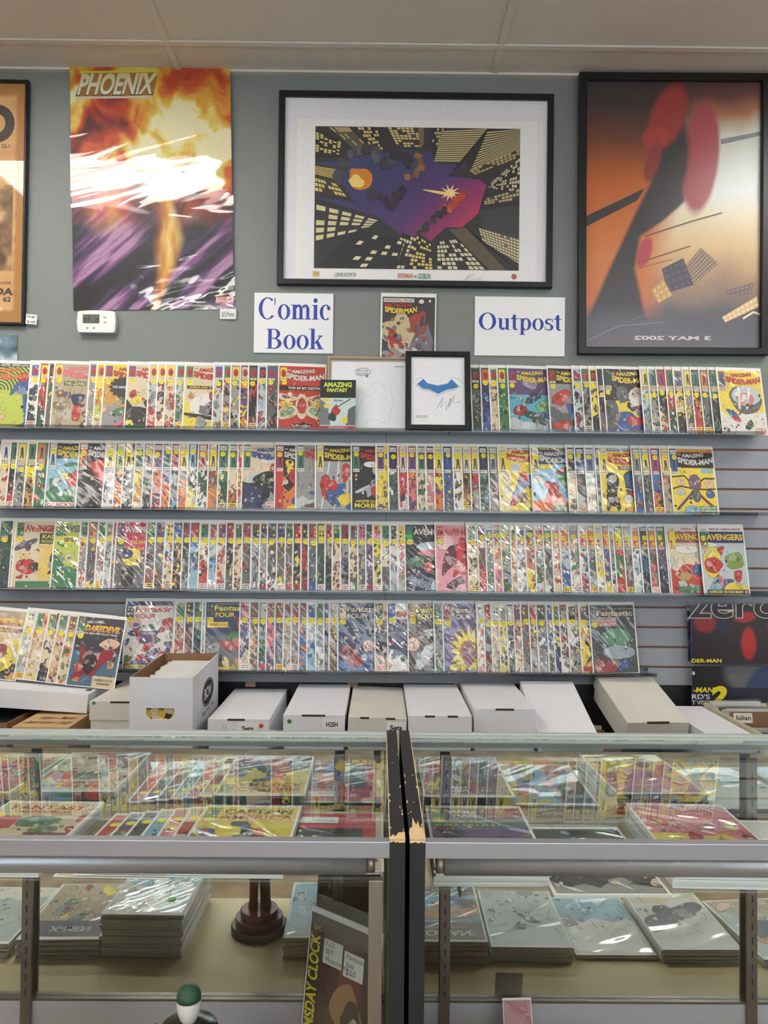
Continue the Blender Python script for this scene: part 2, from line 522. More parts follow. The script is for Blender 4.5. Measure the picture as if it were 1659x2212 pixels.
# ================================================================== the setting
structure(MB().box((ROOM_X0, WALL_Y, 0), (ROOM_X1, WALL_Y + .1, CEIL_Z)).obj('wall_back', 'wall_paint'))
structure(MB().box((ROOM_X0 - .1, ROOM_Y0, 0), (ROOM_X0, WALL_Y + .1, CEIL_Z)).obj('wall_left', 'side_wall_paint'))
structure(MB().box((ROOM_X1, ROOM_Y0, 0), (ROOM_X1 + .1, WALL_Y + .1, CEIL_Z)).obj('wall_right', 'side_wall_paint'))
structure(MB().box((ROOM_X0 - .1, ROOM_Y0 - .1, -.1), (ROOM_X1 + .1, WALL_Y + .1, 0)).obj('floor', 'carpet'))
wf = MB()
wx0, wx1, wz0, wz1 = -2.6, 4.2, .25, 2.75
wf.box((ROOM_X0, ROOM_Y0 - .1, 0), (ROOM_X1, ROOM_Y0, wz0)).box((ROOM_X0, ROOM_Y0 - .1, wz1), (ROOM_X1, ROOM_Y0, CEIL_Z))
wf.box((ROOM_X0, ROOM_Y0 - .1, wz0), (wx0, ROOM_Y0, wz1)).box((wx1, ROOM_Y0 - .1, wz0), (ROOM_X1, ROOM_Y0, wz1))
structure(wf.obj('wall_front', 'front_wall_paint'))
win = structure(empty('window_1'))
for k in range(5):
    xx = wx0 + (wx1 - wx0) * k / 4
    MB().box((xx - .03, ROOM_Y0 - .07, wz0), (xx + .03, ROOM_Y0 - .02, wz1)).obj('mullion', 'window_frame_metal', win)
for k in range(4):
    xa = wx0 + (wx1 - wx0) * k / 4 + .03; xb = wx0 + (wx1 - wx0) * (k + 1) / 4 - .03
    MB().box((xa, ROOM_Y0 - .05, wz0), (xb, ROOM_Y0 - .045, wz1)).obj('pane', 'clear_glass', win)

# dropped ceiling: tees on a 4 ft x 2 ft grid, loose tiles between them
ceil = structure(MB().box((ROOM_X0 - .1, ROOM_Y0 - .1, CEIL_Z + .06), (ROOM_X1 + .1, WALL_Y + .1, CEIL_Z + .12)).obj('ceiling', 'side_wall_paint'))
GX = [P(388, 140, 2.98).x + 1.2295 * k for k in range(-3, 5)]
GY = [WALL_Y - .185 - .61 * k for k in range(0, 13)]
lights_at = {(c, r) for c in (2, 5) for r in (1, 5, 9)}
lights_at |= {(0, 5), (0, 9)}
xs = [ROOM_X0] + [g for g in GX if ROOM_X0 < g < ROOM_X1] + [ROOM_X1]
ys = [WALL_Y] + [g for g in GY if g > ROOM_Y0] + [ROOM_Y0]
tile_me = {}
rngc = random.Random(4)
col0 = next(i for i, g in enumerate(xs) if abs(g - GX[2]) < 1e-6)
TROF = []
for i in range(len(xs) - 1):
    for j in range(len(ys) - 1):
        xa, xb, yb, ya = xs[i], xs[i + 1], ys[j], ys[j + 1]
        if (i - col0 + 2, j - 1) in {(c, r - 0) for c, r in lights_at}:
            TROF.append((xa, xb, ya, yb)); continue
        key = (round(xb - xa, 3), round(yb - ya, 3))
        if key not in tile_me:
            tile_me[key] = MB().box((.004, .004, 0), (xb - xa - .004, yb - ya - .004, .015)).mesh('ceiling_tile', 'ceiling_tile_face')
        o = objm('ceiling_tile', tile_me[key], ceil)
        o.location = (xa, ya, CEIL_Z + .003 + rngc.uniform(0, .002))
for g in xs[1:-1]:
    MB().box((g - .012, ROOM_Y0, CEIL_Z - .002), (g + .012, WALL_Y, CEIL_Z + .004)).obj('ceiling_tee', 'ceiling_tee_metal', ceil)
for g in ys[1:-1]:
    MB().box((ROOM_X0, g - .012, CEIL_Z - .003), (ROOM_X1, g + .012, CEIL_Z + .003)).obj('ceiling_tee', 'ceiling_tee_metal', ceil)
MB().box((ROOM_X0, WALL_Y - .022, CEIL_Z - .006), (ROOM_X1, WALL_Y, CEIL_Z + .003)).obj('wall_angle', 'ceiling_tee_metal', ceil)
for n_, (xa, xb, ya, yb) in enumerate(TROF):
    t = empty('ceiling_light', ((xa + xb) / 2, (ya + yb) / 2, CEIL_Z), label='recessed fluorescent ceiling light panel in the dropped ceiling', cat='ceiling light', group='recessed ceiling lights')
    hx, hy = (xb - xa) / 2 - .014, (yb - ya) / 2 - .014
    MB().box((-hx, -hy, .012), (hx, hy, .016)).obj('lens', 'troffer_lens', t)
    fr = MB()
    fr.box((-hx, -hy, -.002), (hx, -hy + .03, .012)).box((-hx, hy - .03, -.002), (hx, hy, .012)).box((-hx, -hy + .03, -.002), (-hx + .03, hy - .03, .012)).box((hx - .03, -hy + .03, -.002), (hx, hy - .03, .012))
    fr.obj('light_frame', 'troffer_frame', t)

# slat wall: grey slats 3 in apart with brown grooves, two panels meeting in a seam
pitch = .0762
z_g0 = P(1600, 972, SLAT_Y).z
SEAM = P(833, 1120, SLAT_Y).x
slatw = structure(empty('wall_slatted'))
zb = P(830, 1475, SLAT_Y).z
z_top = z_g0 + pitch
MB().box((-2.6, SLAT_Y + .0045, zb), (2.7, WALL_Y - .0005, z_top)).obj('slat_backing', 'groove_brown', slatw)
GROOVE = .0085
for (xa, xb) in ((-2.6, SEAM - .0008), (SEAM + .0008, 2.7)):
    z = z_top
    k = 0
    while z > zb + .01:
        zt = z - (GROOVE / 2 if k else 0); z2 = max(z - pitch + GROOVE / 2, zb)
        MB().box((xa, SLAT_Y, z2), (xb, SLAT_Y + .0044, zt)).obj('slat', 'slat_laminate', slatw)
        z -= pitch; k += 1
structure(MB().box((-2.6, SLAT_Y + .012, .0), (2.7, WALL_Y - .0005, zb - .0005)).obj('wall_lower_panel', 'black_panel'))
for px in (541, 762, 992):
    p = P(px, 1477, SLAT_Y)
    tag(MB().box((p.x - .019, SLAT_Y - .004, p.z - .012), (p.x + .019, SLAT_Y + .011, zb - .001)).obj('wood_block', 'light_wood_block', None, .001),
        {541: 'small wood block under the slat wall above the gap beside the Sets box', 762: 'small wood block under the slat wall above the H2SH box',
         992: 'small wood block under the slat wall above the plain white boxes'}[px], 'wood block')

# ================================================================== clear shelves on the slat wall
ROWS = []          # (z of deck top, y of comic foot)
row_px = (931, 1106, 1281, 1455)
row_name = ('top shelf', 'second shelf', 'third shelf', 'fourth shelf')
SHELF_DEPTH = .100
for r, py in enumerate(row_px):
    ROWS.append(P(830, py, SLAT_Y - SHELF_DEPTH + .008).z)
segs = {0: [-150, 398, 967, 1638], 1: [-150, 540, 957, 1530, 1652], 2: [-150, 400, 968, 1690], 3: [262, 620, 968, 1410]}
ordn = {0: 'first', 1: 'second', 2: 'third', 3: 'fourth'}
for r in range(4):
    zt = ROWS[r]
    L = segs[r]
    for k in range(len(L) - 1):
        xa = P(L[k], row_px[r], SLAT_Y - .05).x + .002; xb = P(L[k + 1], row_px[r], SLAT_Y - .05).x - .002
        y0 = SLAT_Y - SHELF_DEPTH
        prof = [(y0, zt - .003), (SLAT_Y - .001, zt - .003), (SLAT_Y - .001, zt + .012), (SLAT_Y - .004, zt + .012), (SLAT_Y - .004, zt), (y0 + .003, zt), (y0 + .003, zt + .011), (y0, zt + .011)]
        o = MB().prism([(a, b) for a, b in prof], 0, xa, xb).obj('shelf', 'shade_tinted_acrylic')
        tag(o, 'clear acrylic comic shelf with a front lip, %s piece of the %s' % (ordn[k], row_name[r]), 'shelf', 'clear shelves on the slat wall')

# ================================================================== comics
CW, CH = .168, .246            # printed cover
BW, BH = .176, .2585           # backing board
YAW, LEAN = math.radians(6.0), math.radians(11.0)
board_me = MB().box((0, 0, -.0013), (BW, BH, 0)).mesh('backing_board', 'white_board')
STK = {}
def sticker_mesh(txt, col='y'):
    key = (txt, col)
    if key not in STK:
        A = Art(z0=.0)
        A.ell(0, 0, .0092, .0092, (240, 220, 30) if col == 'y' else (70, 200, 70), n=20)
        if txt:
            A.text(txt, -.0052, -.0028, .0062, (60, 58, 30), width=.0104, bold=0.0)
        STK[key] = A.mesh('price_sticker', 'printed_paper')
    return STK[key]

def title(A, kind, c, out='k', u0=.19, u1=.97, v=.0):
    W, H = CW, CH
    x0, x1 = u0 * W, u1 * W
    if kind == 'asm':
        A.text('the', x0, (.925 + v) * H, .020 * H / .7, c, bold=.01, shear=.2)
        wp = lambda t: -.010 * H * math.sin(PI * t) + .018 * H * t
        A.text('AMAZING', x0 + .10 * W, (.895 + v) * H, .052 * H, c, width=.62 * (x1 - x0), bold=.035, outline=(out, .03), warp=wp)
        wp2 = lambda t: .045 * H * (2 * t - 1) ** 2
        A.text('SPIDER-MAN', x0, (.775 + v) * H, .078 * H, c, width=x1 - x0, bold=.04, outline=(out, .035), warp=wp2)
    elif kind == 'av':
        A.text('THE', x0, (.945 + v) * H, .016 * H, c, bold=.02)
        A.text('AVENGERS', x0, (.845 + v) * H, .085 * H, c, width=(x1 - x0) * 1.0, bold=.035, outline=(out, .035))
    elif kind == 'ff':
        A.text("THE WORLD'S GREATEST COMIC MAGAZINE!", x0, (.962 + v) * H, .014 * H, c, width=x1 - x0, bold=.01)
        A.text('Fantastic', x0, (.868 + v) * H, .075 * H, c, width=.98 * (x1 - x0), bold=.03, outline=(out, .035))
        A.text('FOUR', x0 + .02 * W, (.775 + v) * H, .066 * H, c, width=.52 * (x1 - x0), bold=.025, outline=(out, .035))
    elif kind == 'dd':
        A.text('HERE COMES...', x0, (.90 + v) * H, .036 * H, 'w', width=.5 * (x1 - x0), bold=.02, shear=.2, rot=.08)
        A.text('DAREDEVIL', x0 - .02 * W, (.79 + v) * H, .085 * H, c, width=.97 * (x1 - x0), bold=.03, shear=.25, outline=(out, .04), grad=(236, 196, 50))
        A.text('THE MAN WITHOUT FEAR!', x0 - .04 * W, (.745 + v) * H, .026 * H, 'w', width=.95 * (x1 - x0), bold=.02)

def corner(A, era, cb, rng):
    W, H = CW, CH
    u0, u1 = .025 * W, .165 * W
    if era == 'asm60':
        A.rect(u0, .80 * H, u1, .968 * H, cb)
        A.ell((u0 + u1) / 2, .875 * H, .052 * W, .062 * H, 'r', n=14)
        A.ell((u0 + u1) / 2 + .012 * W, .862 * H, .036 * W, .044 * H, 'q', n=14)
        A.rect(u0, .762 * H, u1, .795 * H, 'e'); A.text('12c', u0 + .05 * W, .769 * H, .018 * H, 'k', bold=.02)
    elif era == 'asm68':
        A.rect(u0, .735 * H, u1, .972 * H, cb)
        dark = 'v' if cb != 'v' else 'q'
        A.ell((u0 + u1) / 2, .885 * H, .026 * W, .045 * H, dark, n=10)
        A.poly([(u0 + .035 * W, .75 * H), (u0 + .06 * W, .75 * H), (u0 + .075 * W, .82 * H), (u0 + .09 * W, .75 * H), (u0 + .115 * W, .75 * H), (u0 + .098 * W, .87 * H), (u0 + .05 * W, .87 * H)], dark)
        A.rect(u0, .655 * H, u1, .733 * H, 'e')
        A.text('MARVEL', u0 + .006 * W, .702 * H, .020 * H, 'k', width=.125 * W, bold=.02)
        A.lines(u0 + .006 * W, .665 * H, u1 - .006 * W, .694 * H, 2, 'x', rng)
    elif era == 'asm70':
        A.rect(u0, .905 * H, u1, .972 * H, 'w')
        A.text('15c', u0 + .01 * W, .918 * H, .030 * H, 'k', bold=.01)
        A.lines(u0 + .075 * W, .915 * H, u1 - .006 * W, .958 * H, 3, 'x', rng)
        A.rect(u0, .972 * H, u1, .995 * H, cb)
        A.rect(u0, .64 * H, u1, .902 * H, cb)
        dark = 'v' if cb != 'v' else 'b'
        A.ell((u0 + u1) / 2, .785 * H, .028 * W, .045 * H, dark, n=10)
        A.poly([(u0 + .03 * W, .65 * H), (u0 + .055 * W, .65 * H), (u0 + .075 * W, .73 * H), (u0 + .09 * W, .65 * H), (u0 + .115 * W, .65 * H), (u0 + .098 * W, .78 * H), (u0 + .05 * W, .78 * H)], dark)
        A.rect(u0, .592 * H, u1, .638 * H, 'w')
        A.text('MARVEL', u0 + .006 * W, .606 * H, .020 * H, 'k', width=.125 * W, bold=.02)
    elif era in ('av60', 'ff60'):
        A.rect(u0, .775 * H, u1, .972 * H, cb)
        cols = ['k', 'i', 'r', 'y', 'g', 'b', 'k', 'i']
        for k in range(6 if era == 'av60' else 4):
            A.ell(u0 + (.038 + .066 * (k % 2)) * W, (.935 - .058 * (k // 2)) * H, .022 * W, .021 * H, cols[(k + rng.randrange(5)) % 8], n=8)
        A.rect(u0, .70 * H, u1, .773 * H, 'e')
        A.text('MARVEL', u0 + .006 * W, .742 * H, .022 * H, 'k', width=.125 * W, bold=.02)
        A.lines(u0 + .006 * W, .706 * H, u1 - .006 * W, .735 * H, 2, 'x', rng)
    elif era == 'av70':
        A.rect(u0, .93 * H, u1, .975 * H, 'w'); A.lines(u0 + .01 * W, .938 * H, u1 - .01 * W, .968 * H, 2, 'k', rng)
        A.rect(u0, .70 * H, u1, .926 * H, cb)
        for k in range(3):
            A.ell(u0 + (.04 + .05 * (k % 2)) * W, (.77 - .03 * k) * H, .03 * W, .026 * H, 'ryob'[k] if cb != 'r' else 'wgy'[k], n=8)
        A.rect(u0, .655 * H, u1, .697 * H, 'e')
        A.text('MARVEL', u0 + .006 * W, .668 * H, .020 * H, 'k', width=.125 * W, bold=.02)

def action(A, pal, rng, vis, n, top=.72, fine=False):
    """Abstract shapes in the cover's own colours: no figure, only its palette and its busy inked edges."""
    W, H = CW, CH
    A.clip = (.004 * W, .004 * H, .996 * W, .994 * H)
    bg = pal[0]; art = pal[1:] or pal
    A.rect(.003 * W, .003 * H, .997 * W, .997 * H, bg)
    if len(art) > 1 and rng.random() < .75:
        b = rng.uniform(.12, .45)
        pts = [(0, 0), (W, 0)] + [(W * (1 - k / 7), H * (b + rng.uniform(-.09, .09))) for k in range(8)]
        A.poly(pts, art[-1])
    for k in range(n):
        c = art[rng.randrange(len(art))]
        u = rng.uniform(-.02, vis * 1.15); v = rng.uniform(.0, top)
        s_ = rng.uniform(.55, 1.25)
        rx = W * (.035 + .075 * min(vis, 1) ** .6) * s_ * rng.uniform(.5, 1.1); ry = H * .055 * s_ * rng.uniform(.6, 1.9)
        if fine:
            g_ = 1.0 if k < 6 else .55
            rx = rng.uniform(.0035, .0100) * g_; ry = rng.uniform(.005, .022) * g_
        A.blob(u * W, v * H, rx, ry, c, rng, out=('k', .0012) if rng.random() < .8 else None, rot=rng.uniform(-.9, .9), n=11)
        if rng.random() < .6:
            c2 = art[rng.randrange(len(art))] if rng.random() < .6 else rng.choice('kwei')
            A.blob(u * W + rng.uniform(-.4, .4) * rx, v * H + rng.uniform(-.3, .3) * ry, rx * .45, ry * .4, c2, rng, rot=rng.uniform(-.9, .9), n=8)
    for k in range(int(7 + 5 * vis)):
        x = rng.uniform(0, vis) * W; y = rng.uniform(.03, top) * H
        A.stroke([(x, y), (x + rng.uniform(-.03, .05) * W, y + rng.uniform(.02, .07) * H), (x + rng.uniform(-.02, .09) * W, y + rng.uniform(.08, .16) * H)], [.0004, .0016, .0004], rng.choice('kkkw'))
    A.clip = None

def caption(A, t, u, v, h, tc, bc=None, wid=None, shape='rect', rot=0.0, shear=0.0):
    W, H = CW, CH
    wd = wid * W if wid else len(t) * h * H * .62
    if bc:
        if shape == 'rect':
            A.rect(u * W - .012 * W, v * H - .012 * H, u * W + wd + .012 * W, v * H + h * H + .012 * H, bc)
        elif shape == 'burst':
            A.star(u * W + wd / 2, v * H + h * H / 2, wd * .54, wd * .66, 16, bc, sy=.75)
        elif shape == 'oval':
            A.ell(u * W + wd / 2, v * H + h * H / 2, wd * .62, h * H * 1.3, bc, n=20)
    A.text(t, u * W, v * H, h * H, tc, width=wd, bold=.025, rot=rot, shear=shear)

def shade(c, f):
    c = cc(c)
    return tuple(v * f for v in c) if f < 1 else tuple(v + (0.82 - v) * (f - 1) for v in c)
IN = random.Random(21)
def inner(A, x, y, r, c):
    """printed modelling inside a shape: a darker side, a lighter side, an ink mark"""
    for f in (.55, 1.35, .7, 1.2):
        a = IN.uniform(0, 6.28)
        A.blob(x + math.cos(a) * r * .45, y + math.sin(a) * r * .45, r * IN.uniform(.16, .34), r * IN.uniform(.2, .5), shade(c, f), IN, rot=IN.uniform(-1, 1), n=9)
    A.stroke([(x - r * .5, y + IN.uniform(-.4, .4) * r), (x, y + IN.uniform(-.3, .3) * r), (x + r * .5, y + IN.uniform(-.4, .4) * r)], [.0002, .0009, .0002], 'k')
def chaikin(p, it=2):
    for _ in range(it):
        q = []
        for k in range(len(p)):
            a, b = p[k], p[(k + 1) % len(p)]
            q += [(a[0] * .8 + b[0] * .2, a[1] * .8 + b[1] * .2), (a[0] * .2 + b[0] * .8, a[1] * .2 + b[1] * .8)]
        p = q
    return p
def SHP(A, spec):
    """spec: list of shapes in cover fractions"""
    W, H = CW, CH
    A.clip = (.004 * W, .004 * H, .996 * W, .994 * H)
    for q in spec:
        k = q[0]
        if k == 'e':
            ro_ = q[6] if len(q) > 6 else 0
            if q[3] < .3:
                A.ell(q[1] * W, q[2] * H, q[3] * W + .0010, q[4] * H + .0010, 'k', n=22, rot=ro_)
            A.ell(q[1] * W, q[2] * H, q[3] * W, q[4] * H, q[5], n=22, rot=ro_)
            if q[3] < .3:
                inner(A, q[1] * W, q[2] * H, min(q[3] * W, q[4] * H), q[5])
        elif k == 'r':
            A.rect(q[1] * W, q[2] * H, q[3] * W, q[4] * H, q[5])
        elif k == 'p':
            pts = chaikin([(a * W, b * H) for a, b in q[1]])
            mx_ = sum(a for a, b in pts) / len(pts); my_ = sum(b for a, b in pts) / len(pts)
            mr_ = sum(math.hypot(a - mx_, b - my_) for a, b in pts) / len(pts)
            f_ = 1 + .0013 / max(mr_, .003)
            A.poly([(mx_ + (a - mx_) * f_, my_ + (b - my_) * f_) for a, b in pts], 'k')
            A.poly(pts, q[2])
            inner(A, mx_, my_, mr_, q[2])
        elif k == 's':
            A.stroke([(a * W, b * H) for a, b in q[1]], q[2] * W, q[3])
        elif k == 'rings':
            for j in range(q[5]):
                r0 = q[3] * (1 - j / q[5])
                A.ring(q[1] * W, q[2] * H, r0 * W, r0 * W, (r0 - q[4]) * W, (r0 - q[4]) * W, q[6], n=40)
    A.clip = None

R60, R68, R70 = 'asm60', 'asm68', 'asm70'
# covers that show whole or nearly so: band behind the title, title, captions, big shapes
FULL = {
 'lime': dict(era=None, pal='lyld', n=4, shp=[('rings', .30, .58, .95, .03, 14, 'd'), ('e', .35, .28, .7, .30, 'l'), ('p', [(.95, .80), (.68, .72), (.52, .50), (.58, .49), (.76, .66), (.82, .40), (.86, .08), (.97, .06)], 'b'), ('e', .80, .78, .10, .07, 'r'), ('r', 0, .94, 1, 1, 'k'), ('e', .30, .30, .07, .04, 'e'), ('e', .42, .16, .05, .04, 'i')],
     ttl=('asm', 'o', 'q', .02, .98, -.03), cap=[('KING-SIZE SPECIAL!', .05, .952, .034, 'w', None, .85), ("IN THIS ISSUE: PARKER'S PARENTS!", .2, .03, .022, 'q', None, .7)]),
 'lizard': dict(era=R60, pal='ttngp', n=10, ttl=('asm', 'm', 'r'), shp=[('p', [(.05, 0), (.30, .55), (.36, .55), (.2, 0)], (160, 140, 110)), ('p', [(.42, .12), (.58, .10), (.60, .34), (.52, .42), (.43, .30)], 'r'), ('p', [(.44, .34), (.58, .36), (.70, .52), (.36, .52)], (52, 58, 84)), ('e', .88, .48, .12, .16, 'p'), ('e', .85, .30, .07, .08, 'g')], cap=[('THE LIZARD', .22, .665, .045, (214, 220, 150), 'd', .45)]),
 'burst': dict(era=R60, pal='hygts', n=12, band='y', ttl=('asm', 'r', 'k'), shp=[('p', [(.25, .16), (.75, .30), (.72, .40), (.2, .28)], 'g'), ('p', [(.1, .02), (.9, .12), (.95, .22), (.3, .08)], 'm')], cap=[('THE GREEN GOBLIN', .18, .62, .035, 'w', 'k', .55, 'burst')]),
 'lead': dict(era=R60, pal='eeyrk', n=5, ttl=('asm', 'r', 'q'), shp=[('e', .22, .44, .12, .06, 'y', .5), ('p', [(.35, .42), (.6, .50), (.62, .36), (.45, .30)], 'k'), ('p', [(.55, .32), (.75, .42), (.80, .25), (.62, .06), (.55, .12)], 'r'), ('r', 0, 0, 1, .05, 'g')]),
 'gang': dict(era=R60, pal='estxy', n=5, ttl=('asm', 'r', 'q'), shp=[('r', .05, .62, 1, .67, 'k'), ('e', .52, .34, .40, .22, 'w'), ('p', [(.35, .28), (.55, .44), (.72, .42), (.60, .24), (.45, .20)], 'p'), ('e', .58, .52, .05, .07, 'r'), ('e', .15, .50, .06, .035, 'o'), ('p', [(0, .20), (1, .10), (1, .16), (0, .26)], 'k')], cap=[('GOBLIN AND THE GANGSTERS', .10, .632, .03, 'y', None, .9)]),
 'destiny': dict(era=R60, pal='rr', n=0, ttl=('asm', 'w', 'k', .17, .97, -.01), shp=[('e', .5, .37, .14, .20, 'e'), ('p', [(0, .58), (.32, .52), (.46, .50), (.30, .44), (0, .46)], 'e'), ('p', [(1, .58), (.68, .52), (.54, .50), (.70, .44), (1, .46)], 'e'), ('p', [(0, .32), (.32, .40), (.45, .30), (.34, .20), (0, .14)], 'e'), ('p', [(1, .32), (.68, .40), (.55, .30), (.66, .20), (1, .14)], 'e'), ('p', [(0, .45), (.3, .43), (.34, .40), (0, .34)], (228, 186, 70)), ('p', [(1, .45), (.7, .43), (.66, .40), (1, .34)], (228, 186, 70)), ('p', [(.04, .30), (.28, .36), (.36, .28), (.06, .18)], (138, 166, 130)), ('p', [(.96, .30), (.72, .36), (.64, .28), (.94, .18)], (138, 166, 130)), ('p', [(.06, .55), (.28, .50), (.12, .48)], 'n'), ('p', [(.94, .55), (.72, .50), (.88, .48)], 'n'), ('e', .5, .375, .09, .12, 'r'), ('r', 0, .615, 1, .685, 'k'), ('p', [(.26, .10), (.74, .10), (.72, .03), (.28, .03)], 'k')], cap=[('THIS BE MY DESTINY', .20, .632, .036, 'w', None, .74), ('DEDICATED TO YOU, THE READER!', .30, .05, .025, 'e', None, .4)]),
 'purple': dict(era=R60, pal='cgxi', n=0, ttl=('asm', 'y', 'k'), shp=[('r', 0, .58, 1, 1, 'p'), ('p', [(0, .58), (1, .66), (1, .72), (0, .66)], 'p'), ('r', 0, 0, 1, .58, (92, 170, 190)), ('p', [(0, 0), (1, 0), (1, .24), (.4, .14), (0, .26)], 'a'), ('p', [(.1, .38), (.32, .44), (.40, .34), (.28, .24), (.08, .28)], 'q'), ('p', [(.34, .34), (.62, .30), (.85, .14), (.75, .10), (.5, .20), (.32, .24)], 'd'), ('p', [(.55, .42), (.85, .52), (.92, .36), (.70, .28)], (132, 170, 120)), ('p', [(.40, .54), (.60, .62), (.66, .50), (.34, .42)], 'v'), ('p', [(.05, .62), (.3, .52), (.4, .48), (.32, .50)], 'e'), ('e', .75, .26, .06, .05, 'p')]),
 'dark_red': dict(era=R60, pal='sarbx', n=4, band='k', ttl=('asm', 'y', 'k'), shp=[('p', [(.05, .55), (.35, .68), (.5, .62), (.30, .40), (.1, .44)], 'r'), ('p', [(.35, .48), (.7, .36), (.62, .14), (.45, .22)], 'b'), ('p', [(.05, .14), (.4, .20), (.5, .08), (.1, .03)], 'r'), ('e', .65, .52, .12, .09, 'e')], cap=[('SUPER', .5, .03, .06, 'w', None, .45)]),
 'black_y': dict(era=R68, pal='ykxwb', n=2, band='k', ttl=('asm', 'y', 'k'), shp=[('r', 0, .50, 1, .78, 'k'), ('e', .75, .55, .22, .16, 'w'), ('p', [(.55, .40), (.95, .44), (1, .24), (.85, .18), (.7, .34)], 'p'), ('e', .72, .66, .07, .06, 'i'), ('p', [(.0, .52), (.26, .5), (.3, .1), (0, .02)], 'x'), ('p', [(.26, .22), (.5, .34), (.6, .28), (.42, .14)], 'b'), ('p', [(.45, .28), (.85, .22), (.9, .14), (.5, .10)], 'r'), ('e', .4, .60, .14, .13, 'x')], cap=[('IN THE CLUTCHES', .5, .025, .035, 'q', None, .45)]),
 'bowl': dict(era=R68, pal='yyw', n=0, ttl=('asm', 'r', 'q'), shp=[('p', [(.2, .62), (.4, .76), (.9, .70), (.98, .52), (.85, .36), (.55, .30), (.35, .38)], 'x'), ('e', .62, .60, .34, .15, 'a'), ('e', .58, .54, .2, .1, 'm'), ('p', [(.42, .74), (.5, .76), (.46, .36), (.40, .40)], 'w'), ('p', [(.68, .76), (.75, .74), (.62, .38), (.57, .38)], 'w'), ('p', [(.1, .40), (.34, .34), (.42, .22), (.24, .24)], 'b'), ('p', [(.22, .28), (.40, .26), (.44, .19), (.3, .2)], 'r'), ('p', [(.5, .10), (.66, .24), (.72, .14), (.60, .06)], 'd'), ('p', [(0, 0), (.34, .02), (.12, .18), (0, .2)], 'w'), ('r', .70, .0, 1, .10, 'w')], cap=[('O WHAT A', .74, .070, .025, 'r', None, .24), ('TANGLED WEB', .72, .038, .025, 'r', None, .27), ('WE WEAVE!', .74, .006, .025, 'r', None, .24)]),
 'swirl': dict(era=R70, pal='cawg', n=4, band='k', ttl=('asm', 'y', 'k'), shp=[('e', .55, .55, .5, .22, 'c'), ('p', [(.2, .62), (.5, .72), (.95, .60), (.8, .66), (.5, .64)], 'g'), ('p', [(.35, .50), (.7, .60), (.8, .48), (.6, .36), (.5, .30)], 'r'), ('p', [(.30, .56), (.5, .50), (.45, .44), (.3, .46)], 'y'), ('p', [(.75, .54), (.92, .5), (.86, .44), (.74, .46)], 'y'), ('p', [(.02, .16), (.5, .20), (.98, .34), (.9, .18), (.4, .10)], 'g'), ('p', [(.05, .46), (.2, .42), (.28, .2), (.1, .2)], 'g'), ('e', .22, .40, .1, .07, 'a')], cap=[('QUICKSILVER', .04, .03, .05, 'r', 'w', .9)]),
 'rays': dict(era=R70, pal='krxyp', n=5, band='k', ttl=('asm', 'w', 'k'), shp=[('p', [(.2, .72), (1, .78), (1, .30), (.55, .34), (.3, .55)], 'r'), ('p', [(.55, .58), (1, .70), (1, .50), (.7, .50)], 'y'), ('p', [(0, .35), (.4, .28), (.9, .04), (.3, 0), (0, 0)], 'k'), ('s', [(.1, .55), (.9, .2)], .02, 'a'), ('s', [(.05, .42), (.8, .05)], .015, 'a'), ('p', [(.45, .40), (.75, .36), (.65, .24), (.5, .28)], (120, 30, 50))]),
 'ledge': dict(era=R70, pal='eaed', n=2, ttl=('asm', 'b', 'v'), shp=[('p', [(0, .42), (.4, .34), (1, .16), (1, 0), (0, 0)], 'v'), ('p', [(0, .42), (.4, .38), (1, .24), (1, .16), (.4, .33)], 'k'), ('p', [(.2, .48), (.5, .60), (.92, .58), (.85, .34), (.5, .38), (.3, .36)], (34, 52, 44)), ('e', .72, .64, .13, .08, 'r'), ('p', [(.05, .2), (.3, .16), (.2, .08)], (70, 90, 120)), ('e', .55, .75, .18, .045, 'w')], cap=[('SPIDEY, OR', .52, .085, .035, 'r', 'w', .4), ('KILL?', .56, .03, .045, 'r', 'w', .36)]),
 'redstrip': dict(era=R70, pal='kkbyo', n=5, ttl=('asm', 'w', 'k'), shp=[('r', 0, 0, .18, .6, 'r'), ('e', .45, .52, .16, .12, 'r'), ('p', [(.3, .10), (.6, .36), (.8, .22), (.7, .08)], 'b'), ('p', [(.2, 0), (.9, .02), (.8, .1), (.3, .08)], 'y'), ('e', .22, .43, .06, .04, 'e')]),
 'climb': dict(era=R70, pal='ssta', n=2, ttl=('asm', 'r', 'q'), shp=[('r', .4, .1, 1, .72, 'a'), ('p', [(.4, .66), (.52, .7), (.75, .50), (.9, .40), (.8, .34), (.5, .46)], 'r'), ('p', [(.2, .26), (.6, .36), (.8, .24), (.7, .18)], 'b'), ('p', [(.1, .06), (.6, .16), (.8, .10), (.6, .02)], 'n')]),
 'webwall': dict(era=R70, pal='ssxa', n=0, band='k', ttl=('asm', 'y', 'k'), shp=[('r', 0, 0, 1, .74, (158, 160, 162)), ('s', [(.3, .75), (.12, 0)], .03, 'w'), ('s', [(.5, .75), (.4, .0)], .03, 'w'), ('s', [(.72, .75), (.66, .0)], .03, 'w'), ('p', [(.1, .50), (.26, .56), (.34, .40), (.30, .14), (.14, .2)], 'r'), ('p', [(.56, .70), (.74, .72), (.72, .48), (.58, .42)], 'r'), ('p', [(.2, .30), (.5, .40), (.66, .42), (.56, .14), (.5, .04), (.3, .10)], 'b'), ('e', .36, .38, .11, .08, 'r'), ('p', [(.42, .22), (1, .32), (1, .06), (.6, .04)], 'y'), ('p', [(.62, .08), (1, .16), (1, 0), (.7, 0)], (70, 110, 150)), ('e', .84, .50, .13, .05, 'w')]),
